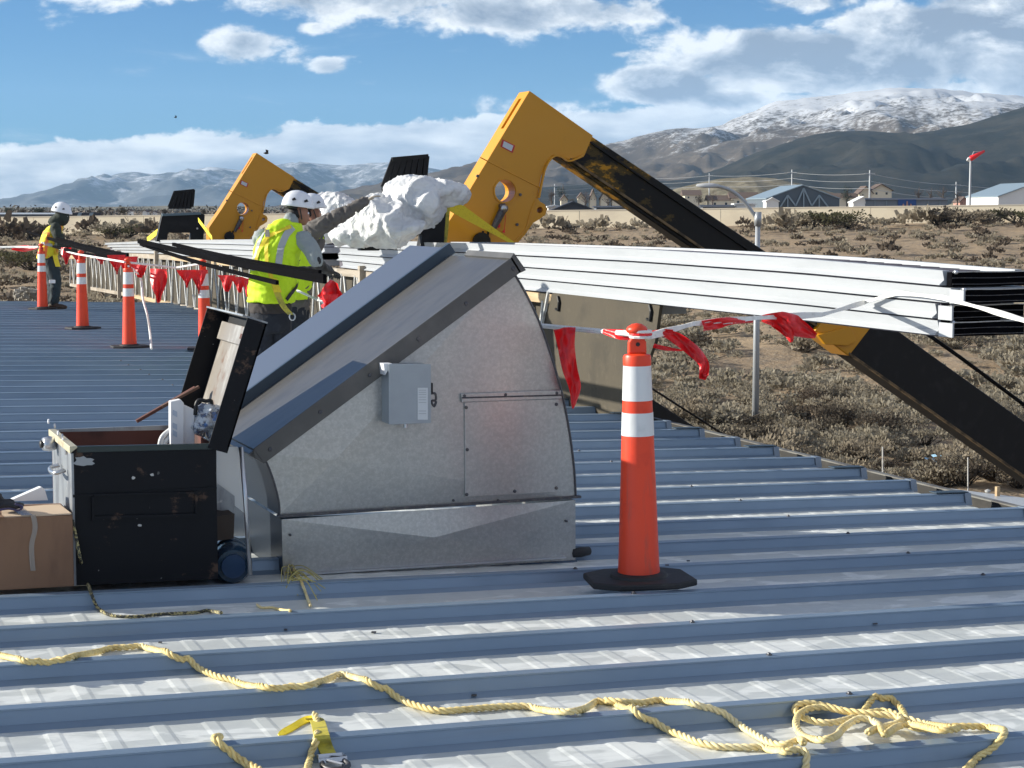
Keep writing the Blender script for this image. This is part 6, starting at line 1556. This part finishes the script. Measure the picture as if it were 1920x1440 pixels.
v1 = vest(p1, [(Q(508,566), RT*.232, FH*.175), (Q(509,548), RT*.228, FH*.17), (Q(512,520), RT*.222, FH*.165), (Q(517,480), RT*.228, FH*.165), (Q(526,452), RT*.226, FH*.155), (Q(536,430), RT*.165, FH*.125), (Q(543,419), RT*.11, FH*.10)], M_HIVIS, wr=.016)
fuse('vest_hood', [limb([Q(512,430,-.08), Q(530,424,-.08), Q(548,426,-.04)], [.06,.07,.055])], M_HIVIS, p1, .012, .01, 12.)
for s_ in (-1, 1):
    fuse('boot', [limb([ft_[s_]+UPZ*.10, ft_[s_]+UPZ*.02], [.062,.06]), ringloft([(ft_[s_]+UPZ*.03-fdir*.10, sdir*.04, UPZ*.035), (ft_[s_]+UPZ*.035-fdir*.02, sdir*.052, UPZ*.045), (ft_[s_]+UPZ*.02+fdir*.10, sdir*.055, UPZ*.035), (ft_[s_]+UPZ*.012+fdir*.19, sdir*.045, UPZ*.025)])], M_BOOT, p1, .012)
on_surface(v1, [(549,426),(536,440),(527,462),(523,488),(522,500)], .065, 'reflective_stripe', M_GREYTAPE, p1)
on_surface(v1, [(496,436),(485,456),(479,482),(476,500)], .04, 'reflective_stripe', M_GREYTAPE, p1)
on_surface(v1, [(497,424),(503,440),(500,470),(502,500),(510,522)], .038, 'harness_strap', M_STRAP, p1, .014)
on_surface(v1, [(545,425),(520,436),(500,446),(486,472),(478,500)], .036, 'harness_strap', M_STRAP, p1, .014)
on_surface(v1, [(472,504),(500,506),(530,508),(556,506)], .03, 'harness_belt', M_GREYTAPE, p1, .012)
on_surface(v1, [(560,530),(546,548),(536,562)], .035, 'harness_leg_strap', M_BLACK, p1, .014)
dp = Q(501,438,-.24); B().prism([dp-sdir*.035-UPZ*.03, dp+sdir*.035-UPZ*.03, dp+sdir*.03+UPZ*.04, dp-sdir*.03+UPZ*.04], FH*.02).obj('harness_ring_plate', M_BLACK, p1)
ly_ = [Q(512,522,-.235), Q(520,550,-.25), Q(532,575,-.24), Q(546,590,-.22)]
B().ribbon(spline(ly_,5), [.06]*16, RT, th=.012).obj('lanyard', M_STRAPD, p1)
B().ribbon(spline([Q(513,522,-.245), Q(517,535,-.255), Q(522,548,-.26)],4), .066, RT, th=.02).obj('lanyard_cover', M_STRAP, p1)
lk = Q(548,594,-.22); B().tube([lk+RT*math.cos(a_)*.028+UPZ*math.sin(a_)*.034 for a_ in [q*math.pi/5 for q in range(11)]], .007, 6).obj('lanyard_buckle', M_STEEL, p1)
helmet(hd1+UPZ*.045-RT*.015, (RT*.93+FH*.36-UPZ*.12), p1, .122)
fuse('hair', [sphere(hd1-RT*.03-UPZ*.02, .098, (.9,.95,.9))], M_HAIR, p1, .012)
face_bits(hd1, (RT*.9+FH*.3-UPZ*.25), p1)

# ---- worker behind him reaching over the plastic
D2 = 19.6
def R2(px, py, dd=0.0): return P(px, py, D2+dd)
q0 = R2(578,700); p2 = thing('person', 'worker in a dark jacket and white helmet reaching an arm over the plastic', 'person', (q0.x, q0.y, -SL*q0.x+HR))
hd2 = R2(584,398,.1); f2 = (RT*.95+FH*.3)
def tor2(g): return [(R2(548,590), RT*(.17+g), FH*(.12+g)), (R2(552,540), RT*(.18+g), FH*(.125+g)), (R2(558,490), RT*(.185+g), FH*(.135+g)), (R2(574,456), RT*(.195+g), FH*(.13+g)), (R2(580,436), RT*(.14+g), FH*(.10+g)), (R2(585,420), RT*(.07+g), FH*(.07+g))]
ua = [R2(580,436,-.12), R2(606,422,-.16), R2(638,404,-.14)]; fa = [R2(638,404,-.14), R2(662,391,-.1), R2(685,377,-.05)]
ua2 = [R2(590,440,.15), R2(612,450,.22), R2(625,440,.3)]
b2 = head(hd2, f2, p2, M_SKIN)+[limb([hd2-UPZ*.06, R2(584,430)], [.06,.08]), ringloft(tor2(-.02)), limb(ua, [.06,.05,.042]), limb(fa, [.042,.036,.028])]
for s_ in (-1, 1): b2 += [limb([R2(548+10*s_,600), R2(550+16*s_,655,.03), R2(560+18*s_,708,.03)], [.085,.06,.045])]
fuse('body', b2, M_SKIN, p2, .014)
fuse('jacket', [ringloft(tor2(.0)), limb(ua, [.098,.085,.070], 14), limb(fa, [.070,.055,.040], 14)], M_JACKET, p2, .012, .022, 13., 2, 6.)
vest(p2, [(R2(548,560), RT*.19, FH*.15), (R2(554,510), RT*.195, FH*.155), (R2(562,470), RT*.20, FH*.155), (R2(578,444), RT*.17, FH*.13)], M_HIVIS, wr=.012, seed=4)
fuse('trousers', [ringloft([(R2(548,575), RT*.18, FH*.13), (R2(548,620), RT*.17, FH*.13)])]+[limb([R2(548+10*s_,606), R2(550+16*s_,655,.03), R2(560+18*s_,700,.03)], [.11,.085,.07]) for s_ in (-1,1)], M_JEANS, p2, .016, .01, 8.)
fuse('glove', hand_parts(fa[2], (RT*.85+UPZ*.45+FH*.1), (UPZ*.9-RT*.4), curl=.35), M_GLOVEP, p2, .005, 0, 1, 1)
for s_ in (-1, 1): fuse('boot', [ringloft([(R2(560+18*s_,712)+UPZ*.03-f2*.08, FH*.05, UPZ*.05), (R2(560+18*s_,712)+UPZ*.02+f2*.06, FH*.055, UPZ*.045), (R2(560+18*s_,712)+f2*.17, FH*.045, UPZ*.03)])], M_BOOT, p2, .012)
helmet(hd2+UPZ*.045, f2, p2, .120)
fuse('hair', [sphere(hd2-RT*.03-UPZ*.02, .098, (.9,.95,.9))], M_HAIR, p2, .012)
face_bits(hd2, f2, p2)

# ---- far worker at the left, holding the black strips
D3 = 31.6
def R3(px, py, dd=0.0): return P(px, py, D3+dd)
q0 = R3(102,578); p3 = thing('person', 'far worker in a yellow and orange vest, jeans and dark face cover', 'person', (q0.x, q0.y, -SL*q0.x+HR))
zf = wloc(p3).z
f3 = (RT*.95-FH*.1-UPZ*.25).normalized(); fl3 = RT
hd3 = R3(115,403)
def tor3(g): return [(R3(93,488), FH*(.17+g), RT*(.115+g)), (R3(93,470), FH*(.175+g), RT*(.12+g)), (R3(95,450), FH*(.185+g), RT*(.125+g)), (R3(100,432), FH*(.19+g), RT*(.12+g)), (R3(107,420), FH*(.12+g), RT*(.085+g)), (R3(111,414), FH*(.07+g), RT*(.07+g))]
a3 = [R3(104,428,-.18), R3(109,446,-.22), R3(114,462,-.2)]; fa3 = [R3(114,462,-.2), R3(120,468,-.2), R3(128,474,-.15)]
a3b = [R3(104,430,.18), R3(111,446,.2), R3(118,456,.15)]; fa3b = [R3(118,456,.15), R3(124,462,.1), R3(131,468,.0)]
hk3 = {-1: (R3(95,490,-.1), R3(104,528,-.12), R3(101,572,-.12)), 1: (R3(93,490,.1), R3(99,530,.14), R3(96,571,.14))}
b3 = head(hd3, f3, p3, M_SKIN)+[limb([hd3-UPZ*.05, R3(108,420)], [.055,.07]), ringloft(tor3(-.015)), limb(a3, [.055,.048,.04]), limb(fa3, [.04,.034,.027]), limb(a3b, [.055,.048,.04]), limb(fa3b, [.04,.034,.027])]
for s_ in (-1, 1): b3 += [limb(list(hk3[s_]), [.08,.058,.04])]
fuse('body', b3, M_SKIN, p3, .016)
fuse('hoodie', [ringloft(tor3(.002)), limb(a3, [.092,.078,.066]), limb(fa3, [.066,.052,.042]), limb(a3b, [.092,.078,.066]), limb(fa3b, [.066,.052,.042]), sphere(hd3-UPZ*.035+RT*.01, .128, (.95,.95,1.15)), limb([R3(100,416), R3(108,412)], [.09,.10])], M_GREENJ, p3, .016, .010, 10., 2, 2.)
fuse('face_cover', [sphere(hd3+f3*.045-UPZ*.06, .075, (1,1,1.2)), sphere(hd3+f3*.03-UPZ*.11, .07)], M_BLACK, p3, .012)
face_bits(hd3+f3*.03, f3, p3)
v3 = vest(p3, [(R3(88,484), FH*.225, RT*.165), (R3(91,470), FH*.22, RT*.16), (R3(94,450), FH*.222, RT*.158), (R3(99,434), FH*.215, RT*.15), (R3(105,424), FH*.15, RT*.115)], M_HIVIS2, wr=.014, seed=8)
on_surface(v3, [(92,436),(88,452),(86,470),(84,482)], .05, 'orange_stripe', mat('orange_mesh', (.85,.22,.05), .6), p3, .01)
on_surface(v3, [(78,456),(88,458),(98,460),(104,462)], .05, 'reflective_stripe', M_GREYTAPE, p3, .012)
on_surface(v3, [(96,424),(100,440),(98,458),(104,476)], .035, 'harness_strap', M_STRAP, p3, .018)
fuse('jeans', [ringloft([(R3(93,478), FH*.175, RT*.12), (R3(94,496), FH*.18, RT*.13)])]+[limb([h_[0], h_[1], h_[2]+UPZ*.06], [.125,.095,.078]) for h_ in hk3.values()], M_JEANS2, p3, .016, .012, 8., 2, 5.)
for s_ in (-1, 1):
    c = hk3[s_][2]; c = Vector((c.x, c.y, zf+.05)); fuse('boot', [limb([c+UPZ*.12, c+UPZ*.03], [.062,.06]), ringloft([(c-fl3*.09, FH*.042, UPZ*.045), (c+UPZ*.005, FH*.055, UPZ*.052), (c+fl3*.12-UPZ*.008, FH*.055, UPZ*.042), (c+fl3*.22-UPZ*.015, FH*.042, UPZ*.03)])], M_BOOT, p3, .013)
fuse('glove', hand_parts(fa3[2], RT+UPZ*-.1, UPZ, curl=1.0), M_GLOVE, p3, .006, 0, 1, 1)
fuse('glove', hand_parts(fa3b[2], RT+UPZ*-.1, UPZ, curl=1.0), M_GLOVE, p3, .006, 0, 1, 1)
B().ribbon(spline([R3(103,478,-.22), R3(106,490,-.24), R3(109,500,-.24)],4), .08, RT, th=.02).obj('tool_lanyard', M_STRAP, p3)
B().box(tuple(R3(98,528,-.22)-Vector((.05,.03,.03))), tuple(R3(98,528,-.22)+Vector((.05,.03,.03)))).obj('knee_tool', M_PAPER, p3, bevel=.01)
helmet(hd3+UPZ*.05, (RT*.97-UPZ*.2), p3, .135)

# ---- white lower sheet beyond the eave at the right
zl = -.005
q0_ = onZ(1782,916,zl); q1_ = onZ(1925,934,zl); q2_ = onZ(2100,955,zl)
q = [q0_, q1_, q2_, Vector((q2_.x,5,zl)), Vector((.27,5,zl)), Vector((.27,q0_.y-.05,zl))]
sh = thing('lower_white_panel', 'white sheet edge lying outside the gutter at the right', 'metal panel', q[0])
B().prism(q, (0,0,-.03)).obj('sheet', M_WHITEP, sh)
c = onZ(1870,930,zl); B().box((c.x-.012,c.y-.012,c.z), (c.x+.012,c.y+.012,c.z+.062)).obj('wood_block', M_WOODNEW, sh)
c = onZ(1852,924,zl); B().lathe([(0,0),(.018,.004),(.02,.016),(0,.026)], c, 10).obj('fastener', M_BAR, sh)

# ---- small debris and screws on the near part of the roof
rnd = random.Random(21)
for k, (x_, y_) in enumerate([(535,1181),(888,1304),(1250,1060),(1290,1052),(300,1205),(700,1186),(1640,1170)]):
    p = hit(x_, y_, .004); s_ = rnd.uniform(.006,.012)
    B().prism([p+Vector((-s_,-s_*.6,0)), p+Vector((s_*.8,-s_,0)), p+Vector((s_*1.3,s_*.4,0)), p+Vector((-s_*.4,s_,0))], (0,0,.004)).obj('debris_chip', M_DSTEEL, label='tiny dark metal chip lying on the near roof', cat='debris', group='tiny dark chips scattered on the near roof')
sm2 = B().lathe([(0,.010),(.006,.009),(.008,.004),(.012,.003),(.012,0)], (0,0,0), 8).mesh('roof_screw', M_DSTEEL)
for lx in (-1.6, -3.45, -7.7):
    for i in range(0, 26):
        for dy in (.065,):
            o = bpy.data.objects.new('roof_screw', sm2); COL.objects.link(o); o.parent = roof
            o.location = (lx+(.02 if i % 2 else 0), RIB0-.037+PITCH*i+dy, -SL*lx+.068)
